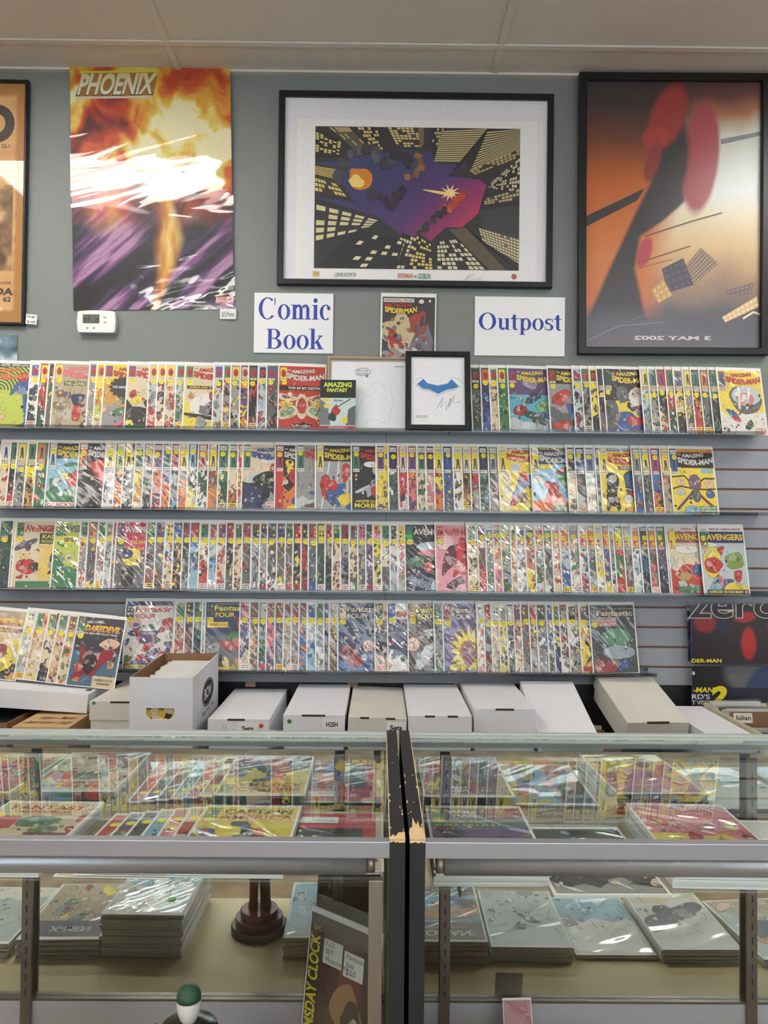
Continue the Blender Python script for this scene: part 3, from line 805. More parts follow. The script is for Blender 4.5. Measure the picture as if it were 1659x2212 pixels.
 'cape': dict(era=R70, pal='kxkn', n=3, ttl=('asm', 'r', 'q'), shp=[('r', 0, 0, 1, .74, 'k'), ('p', [(.3, .2), (.5, .64), (.7, .66), (.9, .3), (.7, .12)], (40, 36, 44)), ('e', .56, .62, .11, .08, 'a'), ('p', [(.05, .30), (.9, .56), (.95, .53), (.1, .25)], 'a'), ('p', [(.4, .36), (.7, .40), (.66, .24), (.45, .2)], 'r'), ('e', .42, .71, .16, .045, 'w')], cap=[('A MONSTER CALLED', .08, .13, .035, 'y', None, .5), ('MORBIUS!', .06, .05, .065, 'y', None, .68)]),
 'heads': dict(era=R70, pal='yyy', n=0, ttl=('asm', 'r', 'q'), shp=[('r', .0, .95, 1, 1, 'w'), ('r', .04, .44, .26, .62, 'w'), ('r', .06, .26, .28, .42, 'e'), ('r', .04, .06, .24, .22, 'e'), ('r', .36, .14, .60, .30, 'n'), ('r', .28, .62, .48, .74, 'a'), ('e', .15, .53, .07, .06, 'i'), ('e', .17, .34, .07, .05, 'a'), ('e', .48, .22, .08, .06, 'n'), ('p', [(.45, .60), (.75, .56), (.95, .48), (.9, .40), (.6, .40), (.35, .24), (.22, .2), (.4, .42)], 'b'), ('p', [(.45, .60), (.62, .62), (.66, .50), (.5, .46)], 'r'), ('p', [(.25, .2), (.38, .24), (.34, .10), (.22, .10)], 'r'), ('p', [(.62, .06), (1, .2), (1, .02), (.7, 0)], 'x')], cap=[('MARVEL COMICS GROUP', .2, .962, .024, 'b', None, .75), ('TURNING', .66, .12, .05, 'w', None, .32), ('POINT!', .68, .05, .05, 'w', None, .28)]),
 'glider': dict(era=R70, pal='ccaw', n=0, ttl=('asm', 'w', 'v', .19, .97, -.02), shp=[('r', 0, .74, 1, 1, (60, 70, 100)), ('r', 0, 0, 1, .74, (150, 190, 214)), ('p', [(0, 0), (1, 0), (1, .16), (.5, .22), (0, .18)], 'o'), ('p', [(.5, .66), (.95, .70), (1, .5), (.9, .34), (.66, .40)], 'g'), ('p', [(.55, .62), (.9, .72), (.9, .66), (.6, .58)], 'q'), ('p', [(.25, .20), (.45, .48), (.6, .40), (.55, .20), (.4, .12)], 'r'), ('e', .34, .42, .08, .06, 'r'), ('e', .34, .70, .16, .035, 'y'), ('e', .14, .50, .1, .06, 'w'), ('star', 0, 0), ('r', .45, .02, 1, .12, 'g'), ('e', .85, .2, .14, .05, 'w')], cap=[('MARVEL COMICS GROUP', .2, .962, .024, 'y', None, .75), ('LAST STAND!', .47, .035, .05, 'w', None, .5)]),
 'aim': dict(era=R70, pal='yyy', n=0, ttl=('asm', 'r', 'q', .19, .97, -.03), shp=[('r', 0, .95, 1, 1, 'b'), ('p', [(.5, .62), (1, .7), (1, .2), (.7, .16), (.55, .4)], (70, 84, 80)), ('p', [(.1, .60), (.35, .62), (.42, .48), (.32, .30), (.42, .08), (.34, .02), (.24, .24), (.16, .04), (.08, .04), (.14, .36)], 'k'), ('e', .26, .52, .09, .06, 'a'), ('p', [(.55, .62), (.9, .54), (.86, .36), (.6, .40)], 'b'), ('p', [(.6, .34), (.95, .44), (.95, .28), (.7, .2)], 'r'), ('s', [(.3, .40), (.9, .34)], .015, 'w'), ('e', .60, .22, .1, .06, 'w'), ('r', .4, .66, 1, .72, 'x')], cap=[('MARVEL COMICS GROUP', .2, .962, .024, 'w', None, .75), ('THE PUNISHER', .44, .672, .038, 'w', None, .55), ('THE JACKAL', .5, .03, .05, 'o', None, .45)]),
 'limbs': dict(era=R70, pal='yyy', n=0, ttl=('asm', 'w', 'k', .19, .98, -.03), shp=[('r', 0, .70, 1, .96, 'k'), ('r', 0, .94, 1, 1, 'o'), ('r', 0, 0, 1, .70, (232, 204, 70)), ('s', [(.5, .42), (.3, .58), (.02, .56)], .035, 'k'), ('s', [(.5, .42), (.75, .54), (1, .54)], .035, 'k'), ('s', [(.5, .38), (.2, .42), (.02, .38)], .035, 'k'), ('s', [(.5, .38), (.78, .37), (1, .38)], .035, 'k'), ('s', [(.48, .34), (.28, .2), (.08, .06)], .06, (96, 70, 110)), ('s', [(.55, .34), (.75, .2), (.95, .08)], .06, (120, 60, 80)), ('e', .53, .48, .14, .12, (120, 90, 120)), ('e', .54, .28, .10, .10, 'x'), ('e', .2, .66, .09, .05, 'y'), ('e', .2, .48, .09, .05, 'i'), ('e', .86, .46, .1, .07, 'i'), ('e', .2, .33, .1, .05, 'a'), ('e', .86, .30, .1, .06, 'b'), ('r', .70, .62, .96, .69, 'c'), ('p', [(.2, 0), (.6, .02), (.55, .12), (.3, .12)], 'c'), ('r', .60, .01, .98, .12, (84, 138, 112))], cap=[('MARVEL COMICS GROUP', .16, .962, .024, 'y', None, .7), ('RETURN OF', .63, .074, .03, 'w', None, .3), ('PUNISHER!', .63, .026, .035, 'w', None, .33)]),
 'kang': dict(era='av60', pal='eee', n=0, ttl=('av', 'r', 'q'), shp=[('r', .52, .12, 1, .64, (226, 192, 100)), ('p', [(.0, .62), (.44, .76), (.46, .68), (.02, .54)], (96, 82, 96)), ('r', .50, .66, 1, .82, 'd'), ('p', [(.75, .52), (.92, .54), (.98, .36), (.9, .10), (.78, .1), (.86, .3), (.74, .28)], 'k'), ('p', [(.1, .42), (.4, .44), (.5, .26), (.3, .2), (.05, .28)], 'r'), ('p', [(.3, .34), (.52, .40), (.50, .22)], (60, 50, 60)), ('p', [(.05, .16), (.22, .22), (.2, .14)], 'r'), ('e', .2, .48, .08, .03, 'y'), ('r', .08, .02, .78, .11, 'g')], cap=[('KANG', .56, .74, .06, 'y', None, .4), ('THE CONQUEROR!', .54, .68, .035, 'y', None, .42)]),
 'pale': dict(era='av60', pal='lewrg', n=9, ttl=('av', 'x', 's'), shp=[('r', .15, .68, 1, .78, 'y')], cap=[('SPIDER-MAN', .2, .695, .06, 'k', None, .75)], glare=1),
 'sword': dict(era='av60', pal='xopyk', n=6, band='m', ttl=('av', 'w', 'q'), shp=[('r', .2, .62, 1, .99, (196, 60, 84)), ('r', 0, 0, 1, .40, 'x'), ('p', [(.05, .58), (.5, .62), (.55, .36), (.2, .34)], 'y'), ('p', [(.5, .60), (.95, .60), (.98, .24), (.6, .3)], 'p'), ('e', .22, .52, .14, .07, 'v'), ('p', [(.1, .28), (.4, .34), (.4, .08), (.2, .02)], 'k')], cap=[('THE SWORDSMAN', .3, .67, .05, 'y', None, .65)], glare=1),
 'silver': dict(era='av60', pal='kgrp', n=4, ttl=('av', 'w', 'k'), shp=[('r', 0, 0, 1, .8, 'k'), ('e', .6, .66, .36, .08, 'a'), ('e', .6, .57, .34, .045, 'm'), ('p', [(.1, .50), (.4, .54), (.4, .36), (.1, .40)], 'g'), ('e', .5, .36, .1, .08, 'r'), ('e', .82, .38, .12, .09, 'e'), ('p', [(.0, .26), (.4, .34), (.6, .02), (.1, 0)], 'v'), ('p', [(.5, .02), (1, .04), (1, .24), (.6, .2)], 'a')], glare=1),
 'pinkred': dict(era='av60', pal='mim', n=0, ttl=('av', 'r', 'q'), shp=[('r', 0, 0, 1, 1, (222, 150, 160)), ('e', .2, .74, .2, .12, (236, 190, 190)), ('e', .9, .3, .2, .2, (236, 186, 190)), ('p', [(.3, .70), (.8, .70), (1, .44), (.9, .3), (.6, .44), (.3, .36), (.1, .2), (.16, .5)], (96, 40, 56)), ('p', [(.45, .72), (.72, .72), (.74, .5), (.7, .3), (.86, .2), (.78, .18), (.62, .3), (.56, .48), (.44, .22), (.34, .22), (.44, .44)], (204, 52, 60)), ('e', .58, .76, .07, .05, (204, 52, 60)), ('p', [(.15, .08), (.55, .26), (.6, .1), (.4, .02)], (80, 44, 60)), ('e', .7, .06, .3, .07, (232, 176, 180))]),
 'thorny': dict(era='av70', pal='eaicr', n=10, band=(150, 90, 80), ttl=('av', 'y', 'q', .16, .97, -.04), shp=[('r', 0, .93, 1, 1, 'w'), ('e', .4, .66, .28, .06, 'w'), ('p', [(.1, .10), (.6, .14), (.7, .04), (.2, .02)], 'g'), ('e', .6, .36, .1, .08, 'b'), ('e', .3, .26, .16, .06, 'h')], cap=[('MARVEL COMICS', .3, .952, .026, 'q', None, .65)], glare=1),
 'inhuman': dict(era='av70', pal='aac', n=6, ttl=('av', 'y', 'q', .16, .97, -.04), shp=[('r', 0, .76, 1, .93, (40, 54, 120)), ('r', 0, .93, 1, 1, 'w'), ('r', 0, 0, 1, .76, 'a'), ('p', [(.05, .62), (.3, .74), (.45, .6), (.38, .3), (.2, .22), (.02, .36)], 'y'), ('p', [(.05, .50), (.3, .56), (.5, .44), (.3, .30), (.08, .34)], 'r'), ('p', [(.35, .68), (.55, .72), (.46, .56)], 'r'), ('p', [(.5, .56), (.9, .64), (.95, .4), (.6, .36)], (130, 150, 70)), ('p', [(.7, .34), (.9, .36), (.84, .18), (.7, .2)], 'r'), ('p', [(.1, .08), (.34, .3), (.44, .12), (.3, .04)], 'c'), ('p', [(.3, .3), (.42, .26), (.5, .12), (.4, .1)], 'm'), ('p', [(.44, .22), (.7, .22), (.6, .08), (.46, .08)], 'b'), ('p', [(.3, 0), (1, 0), (1, .1), (.6, .2)], 'y'), ('r', .06, 0, 1, .07, (60, 60, 90)), ('e', .2, .73, .18, .035, 'w'), ('e', .94, .035, .04, .026, 'o')], cap=[('MARVEL COMICS GROUP', .24, .952, .026, 'q', None, .7), ('AVENGER OR INHUMAN!', .1, .014, .042, 'y', None, .76)]),
 'annual': dict(era=None, pal='wrgpbi', n=40, ttl=('ff', 'r', 'w', .2, .97, -.03), shp=[('r', .0, .93, 1, 1, 'v'), ('r', 0, .74, .16, .93, 'k'), ('r', .3, .38, .66, .56, 'p'), ('r', 0, 0, 1, .09, 'v'), ('p', [(.75, .72), (1, .76), (1, .56), (.8, .58)], 'r')], cap=[('72', .03, .86, .06, 'w', None, .11), ('BIG', .03, .80, .035, 'w', None, .11), ('THE WEDDING', .34, .51, .028, 'e', None, .3), ('IT HAD TO HAPPEN!', .04, .03, .03, 'k', 'y', .4), ('SENSATIONAL!', .52, .03, .03, 'k', 'y', .4)], glare=1),
 'hulk': dict(era='ff60', pal='xvk', n=3, ttl=('ff', 'y', 'k'), shp=[('r', 0, .5, 1, 1, 'v'), ('r', 0, 0, 1, .5, 'x'), ('p', [(.45, .5), (.75, .62), (.95, .5), (1, .3), (.75, .34), (.5, .40)], (60, 120, 70)), ('p', [(.3, .42), (.55, .44), (.95, .32), (.98, .24), (.6, .30), (.3, .36)], 'r'), ('p', [(.55, .1), (.8, .26), (.95, .06), (.7, .02)], 'r'), ('p', [(.8, .2), (1, .24), (1, .06), (.9, .06)], 'g'), ('p', [(0, 0), (1, 0), (1, .06), (0, .05)], 'y'), ('p', [(0, .3), (.25, .44), (.35, .3), (.05, .2)], 's'), ('star', 0, 0), ('r', .04, .62, .48, .70, 'y'), ('r', .68, .60, 1, .78, 'r')], cap=[('SUPER-SPECTACULAR', .08, .645, .035, 'r', None, .38), ('HULK', .74, .71, .05, 'w', None, .22), ('THE THING', .70, .64, .035, 'w', None, .28)]),
 'navy': dict(era='ff60', pal='vvxib', n=6, ttl=('ff', 'e', 'k'), shp=[('r', 0, .30, 1, 1, (62, 66, 100)), ('p', [(.6, .76), (1, .8), (1, .44), (.7, .46)], (150, 150, 158)), ('e', .65, .36, .12, .09, 'i'), ('e', .88, .36, .09, .07, 'e'), ('p', [(.5, .28), (1, .30), (1, .02), (.6, .04)], (52, 84, 140)), ('p', [(.05, .40), (.3, .36), (.6, .08), (.2, .06)], 'q'), ('e', .56, .2, .07, .045, 'a')], cap=[('AMONG US', .68, .56, .03, 'k', None, .3), ('HIDE THE INHUMANS', .66, .51, .03, 'k', None, .32)], glare=1),
 'brown': dict(era='ff60', pal='nnka', n=4, ttl=('ff', 'y', 'k'), shp=[('r', 0, 0, 1, 1, (82, 66, 64)), ('p', [(.1, .06), (.3, .30), (.6, .46), (.7, .42), (.4, .14), (.25, .02)], 'a'), ('e', .1, .4, .14, .1, 'i'), ('p', [(.3, .6), (.7, .64), (.7, .52), (.35, .52)], 'a'), ('r', .8, .02, 1, .12, 'h')], cap=[('THE SILVER SURFER', .3, .55, .04, 'k', None, .45)], glare=1),
 'flare': dict(era='ff60', pal='phyo', n=2, ttl=('ff', 'e', 'k'), shp=[('r', 0, 0, 1, 1, (112, 100, 140)), ('star2', .55, .30, .42, 'y'), ('e', .55, .30, .2, .16, (196, 140, 90)), ('p', [(.7, .64), (.98, .58), (1, .1), (.92, .1)], (132, 138, 150)), ('p', [(.4, .42), (.6, .44), (.7, .2), (.5, .04), (.4, .2)], (150, 100, 110)), ('e', .85, .74, .16, .08, 'w'), ('p', [(.1, .02), (.5, .03), (.46, .12), (.14, .12)], 'y')], cap=[('THE SILVER', .74, .735, .025, 'r', None, .22)], glare=1),
 'green_cloud': dict(era='ff60', pal='xxk', n=4, ttl=('ff', 'e', 'k', .16, .97, -.03), shp=[('r', 0, 0, 1, 1, (66, 68, 70)), ('e', .55, .52, .34, .13, (96, 140, 112)), ('e', .6, .30, .36, .10, (150, 160, 170)), ('p', [(0, .0), (.55, .02), (.5, .2), (.3, .14), (.05, .24)], (160, 60, 64)), ('p', [(.6, .04), (.8, .06), (.78, .22), (.62, .2)], (60, 90, 150)), ('r', .18, .68, .58, .80, (190, 110, 120))], cap=[('THIS TITLE IS', .22, .745, .026, 'w', None, .32), ('A MIGHTY!', .22, .695, .035, 'w', None, .32)], glare=1),
 'dd_front': dict(era='ff60', pal='vck', n=0, ttl=('dd', 'o', 'k'), shp=[('r', 0, .5, 1, 1, (56, 52, 66)), ('r', 0, 0, 1, .5, (74, 104, 130)), ('p', [(.1, .62), (.24, .56), (.3, .34), (.54, .50), (.8, .60), (1, .50), (.62, .30), (.52, .14), (.3, .18), (.2, .06), (.06, .1), (.24, .3)], (150, 36, 40)), ('p', [(.28, .44), (.52, .46), (.56, .28), (.4, .16), (.26, .26)], (52, 28, 34)), ('p', [(.5, .60), (.72, .72), (1, .66), (.9, .56), (.66, .56)], 'i'), ('e', .18, .26, .09, .07, 'r'), ('p', [(.06, .08), (.26, .14), (.22, .04)], 'o'), ('r', .52, 0, 1, .16, 'e'), ('p', [(.78, .36), (.92, .38), (.92, .28), (.78, .27)], 'h')], cap=[('DAREDEVIL BATTLES', .57, .09, .03, 'k', None, .38), ('SUB-MARINER!', .62, .04, .03, 'k', None, .28)]),
 'dd_back': dict(era='ff60', pal='eyhk', n=8, ttl=('dd', 'r', 'k'), shp=[('r', 0, .80, 1, 1, 't'), ('r', 0, .68, 1, .74, 'n'), ('p', [(.1, .1), (.5, .5), (.8, .46), (.9, .2), (.5, .06)], 'y'), ('p', [(.4, .5), (.7, .5), (.66, .3), (.45, .3)], 'q'), ('r', 0, 0, .6, .1, 'v')], cap=[('SPIDER-MAN', .1, .69, .04, 'y', None, .6)]),
}
LAND = dict(lime='the lime special', lizard='the wood-wall comic', burst='the black-burst comic', lead='the cream comic', gang='the striped-circle comic', destiny='the red comic',
            purple='the purple-topped comic', dark_red='the grey-rubble comic', black_y='the black-and-yellow comic', bowl='the giant-bowl comic', swirl='the pale-blue comic', rays='the red-ray comic',
            ledge='the rooftop comic', redstrip='the red-strip comic', climb='the grey-wall comic', webwall='the striped-wall comic', cape='the dark-cape comic', heads='the portrait-panel comic', glider='the orange-based comic',
            aim='the crosshair comic', limbs='the long-limbed comic', kang='the yellow-panel comic', pale='the washed-out comic', sword='the pink-titled comic', silver='the black-topped comic', pinkred='the pink comic',
            thorny='the brown-titled comic', inhuman='the blue-titled comic', annual='the crowded annual', hulk='the green-fist comic', navy='the navy comic', brown='the brown comic', flare='the sunburst comic', green_cloud='the green-cloud comic',
            dd_front='the orange-titled comic', dd_back='the tan comic')
LOOK = dict(lime='lime green king-size special with dark rings', lizard='comic with tan boards and a green caption under pink lettering', burst='yellow topped comic with a black burst caption', lead='cream comic with a yellow and red shape over black',
            gang='comic with a black caption strip and white circle', destiny='bright red comic with pale arms and a black caption strip', purple='comic with purple top over a teal sky', dark_red='dark topped comic with grey rubble and yellow lettering',
            black_y='black and yellow comic with a white coat shape', bowl='yellow comic with a giant dark bowl', swirl='pale blue and green comic with yellow lettering on black', rays='black comic with red and yellow rays and white lettering',
            ledge='cream comic with blue lettering above a dark ledge', redstrip='black comic with a red strip down one side', climb='grey wall comic with red lettering', webwall='grey striped wall comic with yellow lettering on black',
            cape='black comic with red lettering and yellow caption at its foot', heads='yellow comic with small portrait panels', glider='light blue comic with white lettering and an orange foot', aim='yellow comic with a black figure shape and dotted line',
            limbs='yellow comic with long black limbs and white lettering on black', kang='cream comic with red lettering and a green caption', pale='pale green comic nearly hidden by glare', sword='comic with white lettering on pinkish red',
            silver='black topped comic with white lettering and a green sticker', pinkred='pink comic with a red and maroon cloaked shape', thorny='cream comic with yellow lettering on brown', inhuman='comic with yellow lettering on a blue band',
            annual='crowded annual in a shiny bag beside the open white box', hulk='navy and grey comic with a green shape and red caption', navy='navy comic with cream lettering and grey caption', brown='brown comic with a silver streak', flare='purple comic with a yellow sunburst',
            green_cloud='dark grey comic with a green cloud and cream lettering', dd_front='dark comic with orange slanted lettering leaning in front on the long white box', dd_back='tan comic with a red title leaning hindmost on the long white box')
CNAME = dict(r='red', o='orange', y='yellow', g='green', b='blue', c='light blue', p='purple', k='black', w='white', e='cream', n='brown', s='grey', m='pink', d='dark green', v='navy', t='tan', l='lime', x='dark grey', i='peach', a='pale grey', q='maroon', h='ochre')

def cover_meshes(name, era, cb, pal, seed, vis, glare):
    rng = random.Random(seed)
    A = Art(dz=5e-6, z0=.0001)
    sp = FULL.get(name)
    T = None
    if sp:
        action(A, sp['pal'], rng, 1.0, sp['n'])
        if sp.get('band'):
            A.rect(.003 * CW, .755 * CH, .997 * CW, .997 * CH, sp['band'])
        shp = []
        for q in sp['shp']:
            if q[0] == 'star2':
                SHP(A, shp); shp = []
                A.clip = (0, 0, CW, CH); A.star(q[1] * CW, q[2] * CH, q[3] * CW * .62, q[3] * CW * 1.1, 16, q[4], sy=1.3); A.clip = None
            elif q[0] != 'star':
                shp.append(q)
        SHP(A, shp)
        # inked detail over the flat shapes
        A.clip = (.004 * CW, .004 * CH, .996 * CW, .994 * CH)
        dcol = [c for c in sp['pal']] + ['k', 'e', 'x', 'i']
        for _ in range(26):
            A.blob(rng.uniform(.03, .97) * CW, rng.uniform(.02, .64) * CH, rng.uniform(.0012, .0050), rng.uniform(.0015, .0075), rng.choice(dcol), rng, out=('k', .0006) if rng.random() < .6 else None, rot=rng.uniform(-1, 1), n=9)
        for _ in range(26):
            x = rng.uniform(.02, .95) * CW; y = rng.uniform(.03, .66) * CH; a = rng.uniform(-.9, .9); L = rng.uniform(.02, .07) * CW
            A.stroke([(x, y), (x + L * math.cos(a), y + L * math.sin(a)), (x + 2 * L * math.cos(a + .5), y + 2 * L * math.sin(a + .5))], [.0003, .0011, .0003], rng.choice('kkkwx'))
        A.clip = None
        era2 = sp.get('era') or None
        if era2:
            corner(A, era2, cb, rng)
        for q in sp.get('cap', []):
            caption(A, *q)
        T = Art(dz=5e-6, z0=A.z)
        tt = sp['ttl']
        title(T, *tt)
    else:
        action(A, pal, rng, vis, 30, fine=True)
        if rng.random() < .35:
            A.rect(.02 * CW, .02 * CH, .5 * CW, .10 * CH, rng.choice('wwyer'))
            A.lines(.04 * CW, .03 * CH, .46 * CW, .09 * CH, 2, rng.choice('krq'), rng)
        A.rect(.17 * CW, .76 * CH, .997 * CW, .997 * CH, pal[0] if era != 'ff60' else pal[-1])
        corner(A, era, cb, rng)
        # first letters of the masthead peeping out
        c = rng.choice('ryw') if pal[0] in 'kxvdpq' else rng.choice('rbk')
        s0 = {'a': 'AVENGERS', 'f': 'FANTASTIC'}.get(era[:1] if era[:2] != 'as' else 's', 'SPIDER-MAN')
        A.text(s0, .2 * CW, .80 * CH, .07 * CH, c, width=.74 * CW, bold=.04, outline=('k' if c != 'k' else 'w', .03))
    return A, T

def make_comic(mtx, name, era, cb, pal, seed, vis, glare, label, group, grade, stv, stx=.095, scale=1.0, stcol='y', sticker=True):
    root = empty('comic_book', mtx @ Matrix.Scale(scale, 4) if scale != 1 else mtx, label=label, cat='comic book', group=group)
    objm('backing_board', board_me, root)
    A, T = cover_meshes(name, era, cb, pal, seed, vis, glare)
    mt = ('bagged_cover_smooth', 'bagged_cover_wrinkled', 'bagged_cover_broad')[glare]
    ox = (BW - CW) / 2
    o = A.obj('cover', mt, root, (ox, .002, 0))
    ztop = A.z
    if T:
        A2 = T.obj('title_lettering', mt, o); ztop = T.z
    if sticker:
        o = objm('price_sticker', sticker_mesh(grade, stcol), root); o.location = (ox + stx * CW, stv * BH, ztop + 5e-5)
    return root

GRADES = ['5.0', '4.5', '2.0', '6.5', '7.0', '3.5', '9.2', '4.0', '6.0', '2.5', '8.0', '5.5', '3.0', '7.5']
def ordinal(n):
    return '%d%s' % (n, 'th' if 10 <= n % 100 <= 20 else {1: 'st', 2: 'nd', 3: 'rd'}.get(n % 10, 'th'))

# x of the visible edge in the photograph : corner box colour . palette (ground first) [* named cover]
ROW_TXT = [
 "-46:y.l*lime 52:b.wdxv 73:y.rgwd 92:k.xoyg 105:y.t*lizard 182:x.sate 197:h.yhol 214:p.y*burst 265:p.e*lead 313:y.arsi 332:y.ervx 350:y.eros 373:g.aygs 391:g.s*gang 455:b.asyn "
 "476:g.sryk 493:y.skya 514:e.pyko 532:x.krkn 552:v.acrb 572:b.xsrk 597:y.r*destiny",
 "1019:d.xskd 1040:o.vxcb 1060:g.eeix 1077:y.glgd 1100:p.p*purple 1188:n.k*dark_red 1242:p.axkq 1262:g.xkvs 1279:k.yxdk 1296:k.krqx 1310:d.k*black_y 1391:y.acbs 1409:g.sgde 1427:r.krgi 1446:g.rwgd "
 "1464:x.eyhk 1484:y.sxys 1502:g.koyr 1521:o.xdvs 1541:g.kgxd 1560:p.y*bowl",
 "-12:w.erew 8:g.krxr 23:y.sxdw 46:g.yxkh 67:o.gwrg 92:a.c*swirl 160:o.k*rays 217:y.wbaw 240:l.vbwo 258:y.kxaw 283:g.hyts 302:t.xsgk 323:p.orbq 343:g.bcro 362:r.xskc 380:y.srxo 399:c.kwgy "
 "421:o.dgsw 444:y.nhso 466:g.gygd 488:g.enxo 509:r.ryoe 518:g.e*ledge 590:r.k*redstrip 636:g.s*climb 678:y.k*webwall 757:g.k*cape 811:p.yhwx 838:k.xgwd 860:e.rvmw 880:p.ovpm 900:g.egdt 919:k.mwse "
 "938:y.ybqo 957:v.bysx 980:y.wkyx 999:e.nykh 1017:y.rxks 1036:k.dcgx 1057:s.xkqs 1079:y.y*heads 1150:y.c*glider 1229:k.enhx 1247:v.drbx 1269:b.asie 1291:k.xked 1300:y.y*aim 1372:s.xnsb 1392:y.xskd 1413:r.bkxo 1435:y.obnt 1454:b.y*limbs",
 "-14:g.dkgv 15:y.ybo 20:g.e*kang 105:g.l*pale 162:g.sriw 179:o.xpny 200:g.srxw 218:s.aswx 233:q.srx 241:p.x*sword 308:g.xksq 328:p.xkyn 348:y.wbre 367:b.xyok 387:q.kxds 403:r.bkwc 424:g.ekwr 445:r.asbc "
 "463:p.eber 482:r.kysx 500:g.epki 518:r.xkdr 538:d.sgpw 556:v.srwx 573:d.xkqw 594:p.xnsy 612:g.xkot 629:r.kxby 647:d.rkxq 663:r.xkcb 681:y.dgkv 699:r.sgdk 715:g.epni 733:q.sxkp 752:x.enwg 771:m.sbyx "
 "788:d.pwvx 805:m.ywkh 822:g.ewsx 841:d.wbca 857:y.wims 874:g.k*silver 941:r.m*pinkred 1011:g.ekts 1033:p.xqmr 1051:b.sgxe 1068:g.rytm 1085:s.sgyx 1105:g.iohs 1118:b.wsxa 1138:g.mrgy 1158:r.asmg 1178:g.xskw "
 "1196:m.ewor 1213:o.acxb 1234:s.smgw 1256:m.wbar 1274:o.sxia 1291:a.yesw 1307:o.psby 1322:s.smvw 1332:y.gymr 1353:a.sxsn 1371:o.wbca 1389:d.bgek 1407:o.xqgm 1425:g.pbxk 1446:y.yhb 1450:y.e*thorny 1520:g.a*inhuman",
 "262:k.w*annual 370:g.trex 392:k.nkrx 411:g.kbgd 430:x.sxe 437:d.x*hulk 513:m.pbwe 535:n.xhoi 554:a.gacd 571:n.mqsp 590:q.xpbi 608:n.tsxe 625:q.snra 642:n.brxo 660:b.wbac 679:g.sxaw 697:b.xknb 708:s.thkn "
 "727:e.v*navy 808:g.kaxi 836:b.vgmw 880:h.n*brown 938:g.xdgs 957:q.p*flare 1032:a.wimo 1047:r.xgsq 1063:a.ewmt 1080:s.yexw 1097:a.xwks 1113:p.qnke 1129:n.xqgr 1146:r.nyxs 1163:d.xwks 1185:b.bswx 1199:g.ybwv "
 "1213:s.qsaw 1231:k.wyks 1256:p.ymwk 1280:s.x*green_cloud",
]
ROW_OF = (0, 0, 1, 2, 3)
SHELFN = ('top shelf', 'second shelf', 'third shelf', 'fourth shelf')
rg = random.Random(11)
seed = 100
for ri, txt in enumerate(ROW_TXT):
    row = ROW_OF[ri]
    toks = txt.split()
    xs_ = [float(t.split(':')[0]) for t in toks]
    last, cnt = None, 0
    sc = (1.045, 1.04, 1.05, 1.04)[row]
    push, px_prev = 0.0, None
    foot_y = SLAT_Y - .078
    for k, t in enumerate(toks):
        body = t.split(':')[1]; name = None
        if '*' in body:
            body, name = body.split('*')
        cb, pal = body.split('.')
        vis = min(1.0, ((xs_[k + 1] if k + 1 < len(xs_) else xs_[k] + 100) - xs_[k]) / 97.0)
        era = R60 if ri == 0 or (ri == 1 and k < 9) else R68 if ri == 1 or (ri == 2 and k < 5) else R70 if ri == 2 else 'av60' if ri == 3 and xs_[k] < 1020 else 'av70' if ri == 3 else 'ff60'
        p = P(xs_[k] + 1, row_px[row], foot_y); p.z = ROWS[row] + .0015
        if px_prev is not None:
            push = max(0.0, push + .0026 - (p.x - px_prev) * math.sin(YAW))
        px_prev = p.x
        p.y -= push
        stv = {R60: .70, R68: .58, R70: .82, 'av60': .70, 'av70': .80, 'ff60': .70}[era] + rg.uniform(-.025, .025)
        if name:
            last, cnt = LAND[name], 0
            label = 'bagged %s on the %s' % (LOOK[name], SHELFN[row])
            if name in ('annual',):
                label = LOOK[name] + ', fourth shelf'
        else:
            cnt += 1
            if last is None:
                last = 'the thick black frame' if ri == 1 else 'the picture edge'
            label = 'overlapped comic, %s corner box, %s after %s, %s' % (CNAME[cb], ordinal(cnt), last, SHELFN[row])
        glare = 1 if (row >= 2 and (name is None and (row == 3 or rg.random() < .55 or xs_[k] > 1000))) else 0
        if name and FULL[name].get('glare'):
            glare = 1
        has = name not in ('annual',) and not (name in ('lime', 'silver') and False)
        r_ = make_comic(upright(p, YAW, LEAN, rg.uniform(-.006, .006)), name, era, cb, pal, seed, max(vis, .19), glare, label,
                        'comics on the ' + SHELFN[row], rg.choice(GRADES), stv, rg.uniform(.075, .115), sc, sticker=(vis > .08))
        if name == 'silver':
            o = objm('price_sticker', sticker_mesh('', 'g'), r_); o.location = (.02, .78 * BH, .0012)
        seed += 1

# leaning group on the long white box below: lower left corners of the boards in the photograph
LEANX = [(-72, 1462), (27, 1467), (48, 1469), (75, 1472), (98, 1475), (119, 1477), (140, 1480)]
LPAL = ['*dd_back', 'e.wtya', 'g.eiyo', 'g.exsk', 'g.imyp', 'n.eogt', '*dd_front']
LROT = math.radians(5.0)
LBOX_X1, LBOX_TOP, LTILT = P(188, 1500, 2.67).x, 9.0, math.radians(3.6)
for k, (px, py) in enumerate(LEANX):
    name = LPAL[k][1:] if LPAL[k][0] == '*' else None
    cb, pal = ('g', 'e') if name else LPAL[k].split('.')
    D = 2.775 - .0045 * k
    p = P(px, py, D)
    for xe in (0, min(BW, LBOX_X1 - p.x)):
        LBOX_TOP = min(LBOX_TOP, p.z - xe * math.sin(LROT) - (LBOX_X1 - p.x - xe) * math.tan(LTILT) - .002)
    lab = LOOK[name] if name else 'comic with yellow sticker leaning on the long white box, %s from the tan comic' % ordinal(k)
    make_comic(upright(p, math.radians(1.0), math.radians(14), -LROT), name, 'ff60', cb, pal, 700 + k, .28 if not name else 1, 0, lab, 'comics leaning on the long white box', '', .68, .11)

